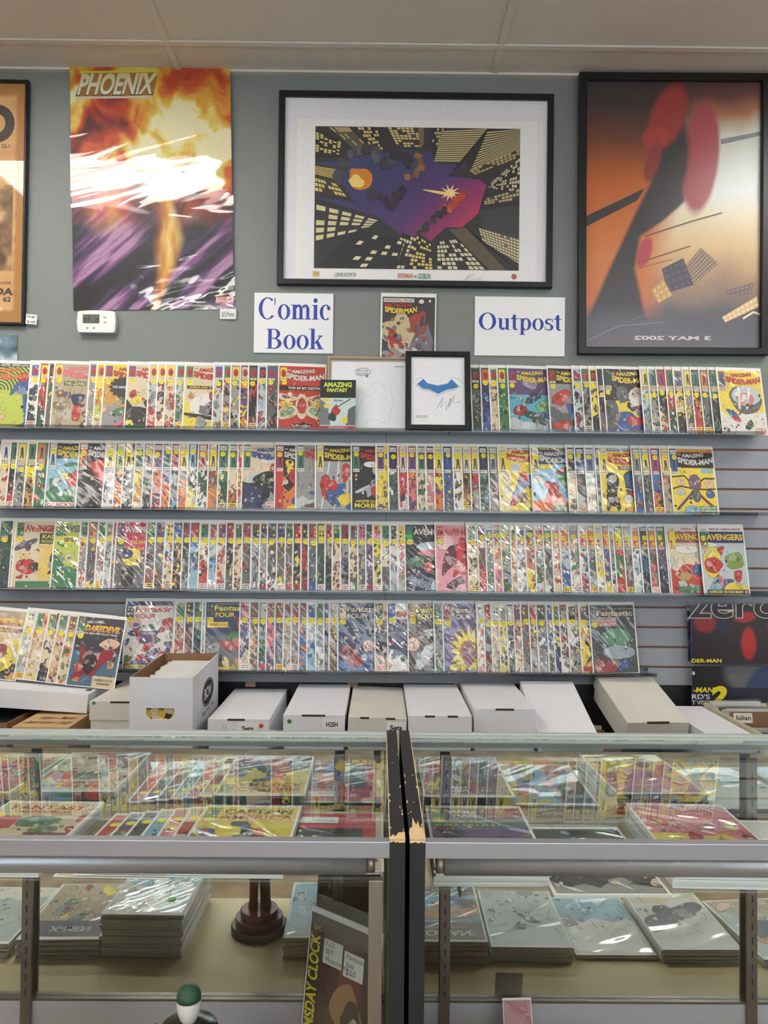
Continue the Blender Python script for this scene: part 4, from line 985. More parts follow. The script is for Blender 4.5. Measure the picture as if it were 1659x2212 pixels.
# ================================================================== things on the wall
def frame_rails(W, H, fw, dep, matname, parent, name='frame'):
    """mitred frame, lower left inner corner of the outer edge at the origin; front face at z = dep"""
    mb = MB()
    o = [(0, 0), (W, 0), (W, H), (0, H)]; i = [(fw, fw), (W - fw, fw), (W - fw, H - fw), (fw, H - fw)]
    b = .003
    ob = [(b, b), (W - b, b), (W - b, H - b), (b, H - b)]
    ib = [(fw - b, fw - b), (W - fw + b, fw - b), (W - fw + b, H - fw + b), (fw - b, H - fw + b)]
    for k in range(4):
        n = (k + 1) % 4
        mb.quad([(*o[k], 0), (*o[n], 0), (*o[n], dep - b), (*o[k], dep - b)])
        mb.quad([(*o[k], dep - b), (*o[n], dep - b), (*ob[n], dep), (*ob[k], dep)])
        mb.quad([(*ob[k], dep), (*ob[n], dep), (*ib[n], dep), (*ib[k], dep)])
        mb.quad([(*ib[k], dep), (*ib[n], dep), (*i[n], dep - b), (*i[k], dep - b)])
        mb.quad([(*i[k], dep - b), (*i[n], dep - b), (*i[n], 0), (*i[k], 0)])
        mb.quad([(*o[k], 0), (*i[k], 0), (*i[n], 0), (*o[n], 0)])
    return mb.obj(name, matname, parent)

def on_wall(px0, py0, px1, py1, D=WALL_Y - .001):
    """lower-left world corner and size of a wall rectangle given by its upper-left / lower-right pixels (at its own mid lines)"""
    mx, my = (px0 + px1) / 2, (py0 + py1) / 2
    a = P(px0, my, D); b = P(px1, my, D); c = P(mx, py1, D); d = P(mx, py0, D)
    return Vector((a.x, D, c.z)), b.x - a.x, d.z - c.z

def lerp2(q, u, v):
    (x0, y0), (x1, y1), (x2, y2), (x3, y3) = q
    return ((x0 * (1 - u) + x1 * u) * (1 - v) + (x3 * (1 - u) + x2 * u) * v, (y0 * (1 - u) + y1 * u) * (1 - v) + (y3 * (1 - u) + y2 * u) * v)

# ---- big framed city print
p, W, H = on_wall(602, 208, 1191, 621)
t = empty('framed_print', upright(p, 0, math.radians(-1.0), math.radians(-.15)), label='wide black framed print of skyscrapers seen from below', cat='framed print')
frame_rails(W, H, .0235, .024, 'black_frame_paint', t)
A = Art(); A.rect(.022, .022, W - .022, H - .022, (232, 230, 238)); A.rect(.070, .030, W - .062, H - .105, (240, 239, 241))
A.obj('mat_board', 'framed_print_behind_glass', t, (0, 0, .010))
sx = W / 589.0
pw, ph = 440 * sx, 305 * sx
A = Art(dz=2e-5)
def city(q, base, win, nx, ny, prob, rng, gx=.22, gy=.3, c2=None):
    A.poly([(a * pw, b * ph) for a, b in q], base, cols=None)
    A.up()
    for i in range(nx):
        for j in range(ny):
            if rng.random() < prob:
                pts = [lerp2(q, (i + gx * .5) / nx, (j + gy * .5) / ny), lerp2(q, (i + 1 - gx * .5) / nx, (j + gy * .5) / ny),
                       lerp2(q, (i + 1 - gx * .5) / nx, (j + 1 - gy * .5) / ny), lerp2(q, (i + gx * .5) / nx, (j + 1 - gy * .5) / ny)]
                A._add([(a * pw, b * ph) for a, b in pts], [(0, 1, 2, 3)], [cc(win if (c2 is None or rng.random() < .6) else c2)] * 4)
rn = random.Random(5)
A.clip = (0, 0, pw, ph)
sky = [(0, 0), (.5, 0), (1, 0), (1, .5), (1, 1), (.5, 1), (0, 1), (0, .5)]
def dusk(u, v):
    n = .10 * (fbm(u * 5, v * 5, 13) - .5)
    a = ramp(u * .75 + (1 - v) * .55 + n - .22, [(0, (54, 70, 112)), (.3, (62, 58, 108)), (.48, (84, 56, 112)), (.62, (150, 52, 104)), (.75, (206, 56, 84)), (1, (216, 60, 60))])
    return a
objm('sky', paint_grid(pw, ph, 60, 44, dusk, 'sky', 'framed_print_behind_glass'), t).location = (78 * sx, 38 * sx, .0105)
dk, dk2, yl, yl2 = (40, 40, 46), (58, 56, 60), (226, 200, 124), (196, 176, 120)
for q, c in (([(0, 0), (.46, 0), (.44, .22), (.32, .36), (.0, .50)], (46, 48, 54)), ([(0, .50), (.20, .47), (.13, .60), (.12, .70), (0, .74)], (56, 52, 52)), ([(0, 1), (0, .74), (.13, .76), (.2, .79), (.34, .82), (.40, .84), (.52, .84), (.56, .83), (.60, .75), (.74, .74), (.64, .66), (.80, .64), (1, .9), (1, 1)], (52, 50, 54)), ([(1, 0), (.46, 0), (.50, .26), (.57, .2), (.64, .3), (.72, .3), (.80, .40), (.82, .52), (.84, .60), (.76, .68), (1, .95)], (46, 46, 52))):
    A.poly([(a * pw, b * ph) for a, b in q], c)
city([(.0, .98), (.0, .82), (.12, .80), (.13, .90)], dk, yl, 9, 6, .6, rn)
city([(.06, 1), (.16, 1), (.27, .84), (.22, .80)], (92, 84, 70), yl2, 8, 4, .35, rn)
city([(.2, 1), (.30, 1), (.33, .84), (.29, .82)], dk, yl, 6, 7, .7, rn)
city([(.35, 1), (.50, 1), (.52, .86), (.40, .86)], dk2, yl, 7, 8, .75, rn)
A.poly([(.50 * pw, ph), (.53 * pw, ph), (.53 * pw, .88 * ph), (.51 * pw, .86 * ph)], (120, 104, 80))
city([(.57, 1), (.64, 1), (.62, .86), (.57, .84)], dk, yl2, 6, 6, .55, rn)
city([(.62, .98), (.84, 1), (.74, .76), (.58, .76)], (70, 66, 58), (204, 186, 132), 1, 15, 1, rn, 0, .45)
A.poly([(.84 * pw, ph), (.88 * pw, ph), (.75 * pw, .72 * ph), (.74 * pw, .76 * ph), (.66 * pw, .68 * ph)], (34, 36, 38))
city([(.84, .98), (1, 1), (1, .86), (.76, .70)], (52, 50, 48), (206, 188, 136), 1, 14, 1, rn, 0, .5)
city([(.75, .70), (1, .86), (1, .80), (.78, .67)], (56, 52, 46), (190, 170, 118), 12, 3, .9, rn)
A.poly([(.78 * pw, .67 * ph), (pw, .80 * ph), (pw, .74 * ph), (.86 * pw, .66 * ph)], (44, 46, 44))
city([(.86, .62), (1, .80), (1, .55), (.84, .58)], dk, (220, 206, 160), 12, 8, .6, rn)
city([(.82, .50), (1, .58), (1, .50), (.83, .46)], (60, 58, 56), yl2, 10, 3, .7, rn)
A.poly([(.80 * pw, .42 * ph), (pw, .46 * ph), (pw, .20 * ph), (.82 * pw, .30 * ph)], (58, 64, 68))
city([(.80, .30), (1, .22), (1, .0), (.84, .12)], (110, 100, 82), (224, 212, 170), 13, 10, .95, rn, .3, .4)
A.poly([(.66 * pw, .28 * ph), (.74 * pw, .30 * ph), (.96 * pw, 0), (.86 * pw, 0)], (96, 84, 68))
A.poly([(.74 * pw, .30 * ph), (.78 * pw, .24 * ph), (pw, .05 * ph), (pw, 0), (.94 * pw, 0)], (48, 44, 46))
city([(.60, .0), (.84, .0), (.70, .22), (.60, .20)], (40, 44, 48), (220, 212, 176), 9, 7, .62, rn)
city([(.46, .0), (.58, .0), (.57, .18), (.50, .24)], dk, (230, 204, 110), 6, 9, .55, rn)
city([(.36, .0), (.46, .0), (.50, .22), (.43, .26)], (36, 38, 42), (216, 206, 168), 5, 8, .55, rn)
city([(.0, .0), (.40, .0), (.44, .20), (.22, .28)], (34, 38, 44), (226, 216, 176), 6, 5, .45, rn, .5, .5)
city([(.0, .18), (.26, .28), (.32, .34), (.0, .46)], (44, 48, 52), (222, 208, 160), 5, 5, .85, rn, .3, .35)
city([(.0, .54), (.16, .50), (.10, .60), (.0, .64)], (62, 56, 50), yl, 8, 3, .7, rn)
city([(.0, .66), (.12, .62), (.10, .70), (.0, .72)], (64, 58, 50), (214, 186, 110), 1, 6, 1, rn, 0, .4)
A.blob(.21 * pw, .62 * ph, .062 * pw, .075 * ph, (214, 130, 40), rn); A.blob(.20 * pw, .62 * ph, .036 * pw, .045 * ph, (246, 214, 120), rn)
def smoke(path, r, cols, nb=9):
    for k in range(nb):
        f = k / (nb - 1); j = min(int(f * (len(path) - 1)), len(path) - 2); g = f * (len(path) - 1) - j
        x = path[j][0] * (1 - g) + path[j + 1][0] * g; y = path[j][1] * (1 - g) + path[j + 1][1] * g
        A.blob(x * pw + rn.uniform(-.008, .008), y * ph + rn.uniform(-.008, .008), r * rn.uniform(.7, 1.2), r * rn.uniform(.6, 1.1), rn.choice(cols), rn, rough=.22, n=14, rot=rn.uniform(0, 3))
smoke([(.12, .62), (.13, .74), (.18, .82), (.28, .86), (.30, .78)], .022, [(74, 72, 80), (92, 90, 96), (60, 58, 66)], 16)
smoke([(.34, .74), (.42, .80), (.50, .74)], .024, [(58, 58, 70), (72, 70, 80), (46, 46, 58)], 9)
smoke([(.50, .80), (.52, .70), (.46, .64)], .015, [(150, 104, 56), (120, 84, 52)], 6)
smoke([(.28, .52), (.38, .46), (.42, .56)], .022, [(44, 42, 58), (56, 50, 72)], 9)
A.star(.66 * pw, .54 * ph, .02 * pw, .055 * pw, 10, (250, 226, 160), sy=.8); A.stroke([(.53 * pw, .56 * ph), (.66 * pw, .53 * ph)], [.004, .016], (248, 220, 140))
smoke([(.72, .54), (.68, .46), (.64, .42)], .016, [(190, 66, 44), (206, 90, 50), (160, 50, 44)], 7)
smoke([(.64, .42), (.58, .36), (.52, .26)], .015, [(44, 42, 54), (56, 50, 62)], 8)
A.clip = None
A.obj('print', 'framed_print_behind_glass', t, (78 * sx, 38 * sx, .0106))
A = Art()
A.text('JOHN ROMITA', 122 * sx, 20 * sx, 9 * sx, (40, 40, 44), width=46 * sx, bold=0, shear=.3)
A.text('SPIDERMAN', 258 * sx, 19 * sx, 10 * sx, (206, 120, 70), width=32 * sx, bold=.03)
A.text('vs.', 292 * sx, 20 * sx, 7 * sx, 'x', width=8 * sx, bold=.02)
A.text('GOBLIN', 302 * sx, 18 * sx, 11 * sx, (60, 140, 110), width=26 * sx, bold=.03)
A.stroke([(400 * sx, 15 * sx), (412 * sx, 28 * sx), (406 * sx, 16 * sx), (420 * sx, 30 * sx), (414 * sx, 17 * sx), (440 * sx, 20 * sx)], .0012, 'x')
A.rect(76 * sx, 20 * sx, 90 * sx, 31 * sx, (206, 176, 90)); A.ell(508 * sx, 25 * sx, 6 * sx, 6 * sx, (190, 100, 70))
A.obj('signatures', 'framed_print_behind_glass', t, (0, 0, .0108))

# ---- flame poster in a clear plastic sleeve
p, W, H = on_wall(164, 150, 509, 673)
t = empty('wall_poster', upright(p + Vector((0, -.004, 0)), 0, math.radians(-1.1), math.radians(1.4)), label='tall flame coloured poster in a clear plastic sleeve above the thermostat', cat='poster')
def flame(u, v):
    n = fbm(u * 4 + 2 * fbm(u * 3, v * 4, 3), v * 6 - 2 * fbm(u * 4, v * 3, 9), 21, 5)
    up = ramp((n - .30) * 2.6, [(0, (96, 22, 20)), (.22, (190, 54, 28)), (.5, (222, 98, 34)), (.72, (238, 176, 52)), (.9, (246, 222, 110)), (1, (252, 240, 190))])
    s = fbm((u * 1.4 + v * 1.1) * 1.3, (v * 2.2 - u * 1.2) * 9, 40, 4)
    lo = ramp((s - .34) * 2.8, [(0, (16, 14, 22)), (.35, (38, 28, 52)), (.6, (74, 48, 96)), (.85, (140, 84, 140)), (1, (190, 140, 180))])
    b = np.clip((v - .40 - .12 * (fbm(u * 5, v * 5, 6) - .5)) * 7 + .5, 0, 1)[..., None]
    col = lo * (1 - b) + up * b
    # a plain golden tongue of fire runs down the middle
    cx = .52 + .10 * np.sin((.62 - v) * 5) - .02; wd = np.clip(.11 * (1 - np.abs(v - .28) / .36), 0, 1) * (.8 + .4 * fbm(v * 9, u * 4, 8))
    k = np.clip(1.6 - np.abs(u - cx) / np.maximum(wd, 1e-4) * 1.6, 0, 1) * (v < .60)
    g = ramp(fbm(u * 14, v * 5, 12) * 1.5 - .2, [(0, (110, 50, 20)), (.45, (206, 120, 40)), (.75, (244, 190, 90)), (1, (252, 232, 170))])
    k = k[..., None]
    col = col * (1 - k) + g * k
    dk = np.clip(1.4 - np.hypot((u - .46) / .11, (v - .40) / .14) * 1.2, 0, 1)[..., None]
    return col * (1 - .8 * dk) + np.array(lin((30, 22, 24))) * .8 * dk
objm('sheet', paint_grid(W, H, 120, 180, flame, 'sheet', 'poster_in_plastic'), t)
A = Art(z0=.0004)
A.poly([(.03 * W, .872 * H), (.52 * W, .872 * H), (.55 * W, .97 * H), (.09 * W, .97 * H)], (176, 122, 40))
A.poly([(.06 * W, .966 * H), (.55 * W, .966 * H), (.555 * W, .975 * H), (.065 * W, .975 * H)], (236, 220, 60)); A.poly([(.03 * W, .862 * H), (.50 * W, .862 * H), (.504 * W, .871 * H), (.034 * W, .871 * H)], (220, 214, 196))
A.text('PHOENIX', .045 * W, .880 * H, .080 * H, (250, 246, 232), width=.46 * W, bold=.02, shear=.28, outline=((52, 42, 26), .035), grad=(236, 222, 170))
A.obj('lettering', 'poster_in_plastic', t)
A = Art(z0=.0004); A.rect(.885 * W, .022 * H, .985 * W, .052 * H, (200, 40, 44)); A.text('MARVEL', .892 * W, .027 * H, .019 * H, 'w', width=.086 * W, bold=.025); A.obj('publisher_logo', 'poster_in_plastic', t)
MB().box((-.004, -.004, .0012), (W + .006, H + .002, .0016)).obj('plastic_sleeve', 'loose_sleeve_film', t)
def price_tag(px0, py0, px1, py1, lines_, label, dy=.006, rot=0.0):
    p, W, H = on_wall(px0, py0, px1, py1)
    g = empty('price_tag', upright(p + Vector((0, -dy, 0)), 0, math.radians(-4), rot), label=label, cat='price tag')
    MB().box((0, 0, -.0006), (W, H, 0)).obj('card', 'sticker_paper', g)
    A = Art(z0=.0001)
    n = len(lines_)
    for k, s in enumerate(lines_):
        A.text(s, .12 * W, H * (1 - (k + .8) / n) + .02 * H, H / n * .5, (60, 60, 64), width=.76 * W, bold=.01)
    A.obj('lettering', 'printed_paper', g)
price_tag(476, 668, 511, 690, ['$15 Promo'], 'white price card under the flame poster')

# ---- tan framed poster cut by the picture edge
p, W, H = on_wall(-352, 177, 61, 701)
t = empty('framed_poster', upright(p, 0, math.radians(-.8), math.radians(-.3)), label='tan aged poster in a thin black frame at the edge of the view', cat='framed poster')
frame_rails(W, H, .0115, .020, 'black_frame_paint', t)
def tanp(u, v):
    n = fbm(u * 9, v * 14, 31, 4)
    edge = np.minimum(1 - u, np.minimum(v, 1 - v)) + .02 * (fbm(u * 30, v * 40, 5) - .5)
    base = ramp(n, [(0, (196, 146, 90)), (1, (226, 180, 122))])
    k = np.clip((edge - .045) * 90, 0, 1)[..., None]
    col = base * k + np.array(lin((172, 120, 62))) * (1 - k)
    pic = ((u < .935) & (v > .215) & (v < .575))[..., None]
    pc = ramp(fbm(u * 16, v * 18, 77, 5), [(.2, (70, 50, 34)), (.5, (140, 106, 72)), (.8, (214, 176, 130))])
    return np.where(pic, pc, col)
objm('sheet', paint_grid(W - .02, H - .02, 120, 150, tanp, 'sheet', 'framed_print_behind_glass'), t).location = (.01, .01, .008)
A = Art(z0=.0085)
rx = W - .0118
A.text('D', rx - .165, H * .755, .135, (66, 58, 50), width=.115, bold=.05)
A.text('52.1', rx - .09, H * .725, .014, (66, 58, 50), bold=.02)
A.text('NOCIDE', rx - .105, H * .168, .011, (66, 58, 50), width=.06, bold=.02); A.text('DA', rx - .11, H * .125, .026, (60, 52, 46), width=.07, bold=.04, shear=.15); A.text(', 62', rx - .09, H * .098, .018, (60, 52, 46), width=.045, bold=.03)
A.obj('lettering', 'framed_print_behind_glass', t)
price_tag(58, 680, 82, 701, ['PROMO', '$100'], 'small white price card at the corner of the tan framed poster', .012, -.1)

# ---- sliver of a pale poster above the comics
p, W, H = on_wall(-190, 723, 37, 915)
t = empty('wall_poster', upright(p + Vector((0, -.002, 0))), label='pale blue grey poster corner above the lime green comic', cat='poster')
def cloud(u, v):
    return ramp(fbm(u * 7, v * 7, 55, 5) * 1.6 - .3, [(0, (44, 62, 72)), (.4, (110, 140, 156)), (.8, (214, 226, 230)), (1, (236, 240, 240))])
objm('sheet', paint_grid(W, H, 60, 60, cloud, 'sheet', 'printed_gloss_paper'), t)

# ---- thermostat
p, W, H = on_wall(171, 673, 255, 722)
t = empty('thermostat', upright(p), label='white wall thermostat with grey display', cat='thermostat')
n = 10; out = []
for k in range(n + 1):
    out.append((W * k / n, H - .006 * ((2 * k / n - 1) ** 2)))
pts = [(0 + .004, .006), (.010, 0)] + [(W - .010, 0), (W - .004, .006)] + [(W, H * .5), (W - .004, H - .008)] + [(W * (1 - k / n), H - .002 - .004 * (1 - (1 - (2 * k / n - 1) ** 2))) for k in range(1, n)] + [(.004, H - .008), (0, H * .5)]
MB().prism(pts, 2, 0, .026).obj('housing', 'thermostat_plastic', t, .003, 3)
MB().box((.024, .036, .026), (.088, .070, .0272)).obj('display', 'lcd_grey', t)
A = Art(z0=.0274); A.text('69', .029, .044, .019, (34, 40, 36), bold=.0); A.text('68', .071, .046, .012, (40, 48, 42), bold=.0); A.lines(.030, .037, .085, .043, 1, (60, 68, 62), random.Random(1)); A.obj('digits', 'printed_paper', t)
for (bx, by) in ((.108, .062), (.108, .042)):
    MB().lathe([(.0055, .026), (.005, .0285), (.001, .029)], (bx, by, 0), 16).obj('button', 'thermostat_plastic', t)
for (bx, by) in ((.042, .018), (.068, .018)):
    MB().lathe([(.004, .026), (.0035, .028), (.001, .0285)], (bx, by, 0), 14).obj('button', 'grey_rail_plastic', t)

# ---- paper signs in a bold serif letter
def serif(A, word, x, y, h, width, c0, c1=None):
    """Bold serif lettering drawn from stems, bowls and bracket serifs; cap height h, total width fitted."""
    G = []                                    # (char glyph function, advance)
    def S(x0, y0, x1, y1): return ('r', x0, y0, x1, y1)
    def st(x0, y0, y1, w=.135, top=True, bot=True, half=False):
        o = [S(x0, y0, x0 + w, y1)]
        if bot: o.append(S(x0 - .06, y0, x0 + w + .06, y0 + .028))
        if top: o.append(S(x0 - (.07 if not half else .07), y1 - .028, x0 + w + (.06 if not half else 0), y1))
        return o
    X = .47
    gl = {
     'C': ([('ring', .37, .34, .34, .355, .20, .325, 48, 318), S(.63, .45, .665, .68)], .74),
     'O': ([('ring', .39, .34, .36, .355, .21, .32, 0, 360)], .80),
     'B': (st(.09, 0, .68) + [('ring', .30, .505, .25, .175, .125, .145, -90, 90), ('ring', .30, .18, .31, .19, .165, .158, -90, 90), S(.2, .65, .31, .68), S(.2, .345, .31, .375), S(.2, 0, .31, .03)], .66),
     'o': ([('ring', .255, .235, .235, .25, .11, .222, 0, 360)], .51),
     'c': ([('ring', .245, .235, .225, .25, .10, .22, 55, 310), ('e', .36, .37, .065, .065)], .46),
     'm': (st(.08, 0, X, half=True) + [('ring', .30, .30, .155, .18, .035, .12, 0, 150), S(.335, 0, .455, .31), S(.275, 0, .515, .028), ('ring', .56, .30, .155, .18, .035, .12, 0, 150), S(.595, 0, .715, .31), S(.535, 0, .775, .028)], .80),
     'i': (st(.08, 0, X, half=True) + [('e', .145, .61, .078, .078)], .29),
     'k': (st(.07, 0, .70, half=True) + [('p', [(.20, .19), (.26, .19), (.47, .44), (.40, .44)]), ('p', [(.235, .27), (.33, .33), (.53, .0), (.38, .0)]), S(.33, .44, .54, X), S(.31, 0, .57, .028)], .57),
     'u': ([S(.07, .13, .195, X), S(.0, X - .028, .195, X), ('ring', .215, .165, .145, .175, .02, .12, 180, 330), S(.345, 0, .47, X), S(.28, X - .028, .47, X), S(.345, 0, .54, .028)], .55),
     't': ([S(.09, .09, .215, .62), S(.0, .44, .32, X), ('p', [(.02, X), (.09, X), (.215, .62), (.18, .62)]), ('ring', .21, .11, .12, .12, .0, .075, 180, 320)], .35),
     'p': ([S(.07, -.2, .195, X), S(.0, X - .028, .195, X), S(.01, -.2, .255, -.172), ('ring', .285, .235, .215, .25, .09, .215, -140, 140)], .53),
     's': ([('ring', .20, .345, .165, .135, .06, .095, 40, 235), ('ring', .21, .125, .175, .135, .055, .095, -140, 70), ('p', [(.06, .30), (.15, .25), (.36, .15), (.30, .24), (.12, .35)]), S(.33, .33, .36, X), S(.03, .0, .06, .15)], .41),
    }
    tot = sum(gl[ch][1] for ch in word) - .04
    k = h / .68; kx = width / tot
    cx = 0
    for ch in word:
        for q in gl[ch][0]:
            if q[0] == 'r':
                A.rect(x + (cx + q[1]) * kx, y + q[2] * k, x + (cx + q[3]) * kx, y + q[4] * k, c0)
            elif q[0] == 'ring':
                A.ring(x + (cx + q[1]) * kx, y + q[2] * k, q[3] * kx, q[4] * k, q[5] * kx, q[6] * k, c0, q[7], q[8])
            elif q[0] == 'e':
                A.ell(x + (cx + q[1]) * kx, y + q[2] * k, q[3] * kx, q[4] * k, c0)
            elif q[0] == 'p':
                A.poly([(x + (cx + a) * kx, y + b * k) for a, b in q[1]], c0)
        cx += gl[ch][1]
for (r_, words_, lab) in (((549, 634, 719.5, 763), [('Comic', 557, 713, 690, 46), ('Book', 575, 698, 754, 43)], 'white paper sign with two lines of blue serif letters'),
                          ((1025, 642, 1219, 769), [('Outpost', 1032, 1212, 713, 36)], 'white paper sign with a single line of blue serif letters')):
    p, W, H = on_wall(*r_)
    t = empty('paper_sign', upright(p + Vector((0, -.004, 0)), 0, math.radians(-.5), math.radians(-.2)), label=lab, cat='sign')
    MB().box((0, 0, -.003), (W, H, 0)).obj('sheet', 'white_paper', t)
    A = Art(dz=1e-5, z0=.0002)
    k = W / (r_[2] - r_[0])
    for (wd, xa, xb, yb, hh) in words_:
        serif(A, wd, (xa - r_[0]) * k, (r_[3] - yb) * k, hh * k, (xb - xa) * k, (46, 66, 166))
    A.obj('lettering', 'printed_paper', t)

# ---- bagged magazine pinned over the frames
p, W, H = on_wall(821, 634, 941, 780)
t = empty('magazine', upright(p + Vector((0, -.006, 0)), 0, 0, math.radians(-.5)), label='bagged dark magazine with red and yellow lettering pinned between the paper signs', cat='magazine')
MB().box((0, 0, -.002), (W, H, 0)).obj('backing_board', 'white_board', t)
A = Art(dz=1.5e-5, z0=.0001); rn = random.Random(9)
mw, mh = W - .012, H - .018
A.clip = (0, 0, mw, mh)
A.rect(0, 0, mw, mh, (60, 56, 66)); A.blob(.35 * mw, .42 * mh, .4 * mw, .36 * mh, (200, 180, 140), rn); A.blob(.75 * mw, .3 * mh, .2 * mw, .3 * mh, (120, 112, 124), rn); A.blob(.25 * mw, .28 * mh, .13 * mw, .2 * mh, (176, 50, 44), rn, out=('k', .001), rot=.4)
A.blob(.68 * mw, .6 * mh, .16 * mw, .22 * mh, (160, 64, 52), rn, out=('k', .001), rot=-.4); A.blob(.5 * mw, .16 * mh, .3 * mw, .06 * mh, (200, 196, 200), rn); A.blob(.2 * mw, .1 * mh, .2 * mw, .08 * mh, (150, 140, 140), rn)
A.clip = None
A.clip = (0, 0, mw, mh)
for _ in range(60):
    A.blob(rn.uniform(0, 1) * mw, rn.uniform(0, .68) * mh, rn.uniform(.003, .011), rn.uniform(.004, .014), rn.choice([(176, 60, 50), (120, 112, 124), (60, 56, 66), (200, 180, 140), (150, 110, 90), (90, 84, 96)]), rn, out=('k', .0007), rot=rn.uniform(-1, 1), n=9)
A.clip = None
A.rect(.02 * mw, .915 * mh, .60 * mw, .975 * mh, (222, 220, 214)); A.text('NOW IN FULL COLOR!', .04 * mw, .93 * mh, .03 * mh, 'k', width=.54 * mw, bold=.03)
A.ell(.74 * mw, .93 * mh, .05 * mw, .035 * mh, 'w'); A.rect(.88 * mw, .92 * mh, .92 * mw, .96 * mh, 'w')
A.obj('cover', 'bagged_cover_smooth', t, (.007, .003, 0))
T = Art(dz=1.5e-5, z0=A.z)
T.text('SPECTACULAR', .04 * mw, .83 * mh, .06 * mh, (206, 50, 40), width=.52 * mw, bold=.03, outline=('k', .03), warp=lambda f: .02 * mh * f)
T.text('SPIDER-MAN', .05 * mw, .735 * mh, .08 * mh, (240, 206, 60), width=.60 * mw, bold=.035, outline=('k', .03), warp=lambda f: .03 * mh * (2 * f - 1) ** 2)
T.obj('title_lettering', 'bagged_cover_smooth', t, (.007, .003, 0))

# ---- framed pieces standing on the top shelf
def stand_frame(px0, py0, px1, py1, D, lean, fw, dep, fm, label):
    p, W, H = on_wall(px0, py0, px1, py1, D)
    p.z = ROWS[0] + .001
    H = P((px0 + px1) / 2, py0, D + .03).z - p.z
    H /= math.cos(lean)
    t = empty('framed_drawing', upright(p, 0, lean), label=label, cat='framed drawing')
    frame_rails(W, H, fw, dep, fm, t)
    return t, W, H
t, W, H = stand_frame(706, 772, 884, 932, SLAT_Y - .055, math.radians(6), .011, .014, 'pale_wood_frame', 'pencil drawing with a speech bubble in a pale wooden frame on the top shelf')
A = Art(); A.rect(.010, .010, W - .010, H - .010, (178, 176, 170)); A.rect(.016, .0, W - .012, H - .020, (232, 233, 238))
A.obj('paper', 'framed_print_behind_glass', t, (0, 0, .006))
A = Art(z0=.0066); k = W / 178.0
def at(px, py): return ((px - 706) * k, (932 - py) * k)
A.ring(*at(783, 800), 17 * k, 9 * k, 16 * k, 8.2 * k, 'x'); A.poly([at(789, 808), at(792, 814), at(795, 807)], 'x')
A.text('BEST COMIC', *at(771, 800), 5 * k, 'x', width=24 * k, bold=0); A.text('SHOP EVER!', *at(771, 807), 5 * k, 'x', width=24 * k, bold=0)
A.lines(*at(812, 929), *at(830, 925), 1, 's', random.Random(3)); A.lines(*at(853, 790), *at(874, 785), 1, 's', random.Random(3))
# loose construction lines of a pencil study, no figure
for (a, b, c) in (((770, 905), (782, 860), (800, 850)), ((840, 910), (850, 860), (842, 835)), ((790, 915), (810, 905), (835, 915)), ((800, 835), (815, 820), (832, 835))):
    A.stroke([at(*a), at(*b), at(*c)], .0008, (150, 150, 156))
A.obj('pencil_marks', 'framed_print_behind_glass', t)
t, W, H = stand_frame(876, 760, 1017, 932, SLAT_Y - .090, math.radians(8), .0215, .018, 'black_frame_paint', 'blue winged shape drawing with a signature in a thick black frame on the top shelf')
A = Art(); A.rect(.018, .018, W - .018, H - .018, (236, 236, 240)); A.obj('paper', 'framed_print_behind_glass', t, (0, 0, .008))
A = Art(z0=.0086); k = W / 141.0
def at(px, py): return ((px - 876) * k, (932 - py) * k)
wing = [at(901, 828), at(915, 816), at(924, 826), at(946, 831), at(968, 826), at(976, 816), at(992, 832), at(980, 838), at(966, 840), at(947, 850), at(928, 840), at(914, 838)]
A.poly(wing, (56, 124, 190)); A.stroke([(a, b - .002) for a, b in [at(899, 829), at(914, 840), at(930, 842), at(947, 853), at(966, 842), at(981, 840), at(995, 830)]], .0014, 'x')
A.stroke([at(890, 828), at(905, 815), at(917, 813)], .0007, 'x'); A.stroke([at(1003, 828), at(990, 815), at(975, 813)], .0007, 'x')
A.stroke([at(944, 883), at(958, 858), at(952, 880), at(962, 868), at(964, 886), at(975, 858), at(970, 880), at(982, 852), at(980, 872), at(995, 866)], .0014, (50, 50, 56))
A.lines(*at(898, 905), *at(925, 898), 2, (150, 150, 156), random.Random(4)); A.stroke([at(905, 912), at(912, 909), at(922, 911)], .0008, (120, 120, 126))
A.obj('ink', 'framed_print_behind_glass', t)
# boxed gift bundle
D = SLAT_Y - .094
p = P(690, 932, D); p.z = ROWS[0] + .001
W = P(768, 880, D).x - p.x; H = (P(729, 822, D + .02).z - p.z) / math.cos(LEAN)
t = empty('gift_box', upright(p, 0, math.radians(6)), label='gift bundle box with lime lettering on black in front of the pale wooden frame', cat='gift box')
MB().box((0, 0, -.012), (W, H, 0)).obj('carton', 'white_board', t, .0008)
A = Art(dz=1.5e-5, z0=.0001); rn = random.Random(2)
A.rect(0, 0, W, H, (196, 214, 212)); A.rect(0, .64 * H, W, H, (30, 32, 34)); A.rect(0, 0, W, .085 * H, (190, 36, 40))
A.clip = (0, .09 * H, W, .64 * H)
A.poly([(0, .1 * H), (.3 * W, .1 * H), (.22 * W, .5 * H), (.0, .62 * H)], (110, 120, 120)); A.poly([(.72 * W, .1 * H), (W, .1 * H), (W, .5 * H), (.8 * W, .42 * H)], (90, 98, 100)); A.blob(.42 * W, .36 * H, .1 * W, .15 * H, (186, 48, 44), rn, out=('k', .0008), rot=-.5)
A.blob(.35 * W, .24 * H, .12 * W, .08 * H, (34, 60, 52), rn, out=('k', .0008)); A.stroke([(.46 * W, .44 * H), (.62 * W, .52 * H), (.86 * W, .62 * H)], .004, (60, 60, 70)); A.ell(.18 * W, .60 * H, .1 * W, .04 * H, 'y'); A.ell(.2 * W, .48 * H, .09 * W, .05 * H, 'y'); A.rect(.62 * W, .14 * H, .78 * W, .26 * H, 'y')
A.clip = None
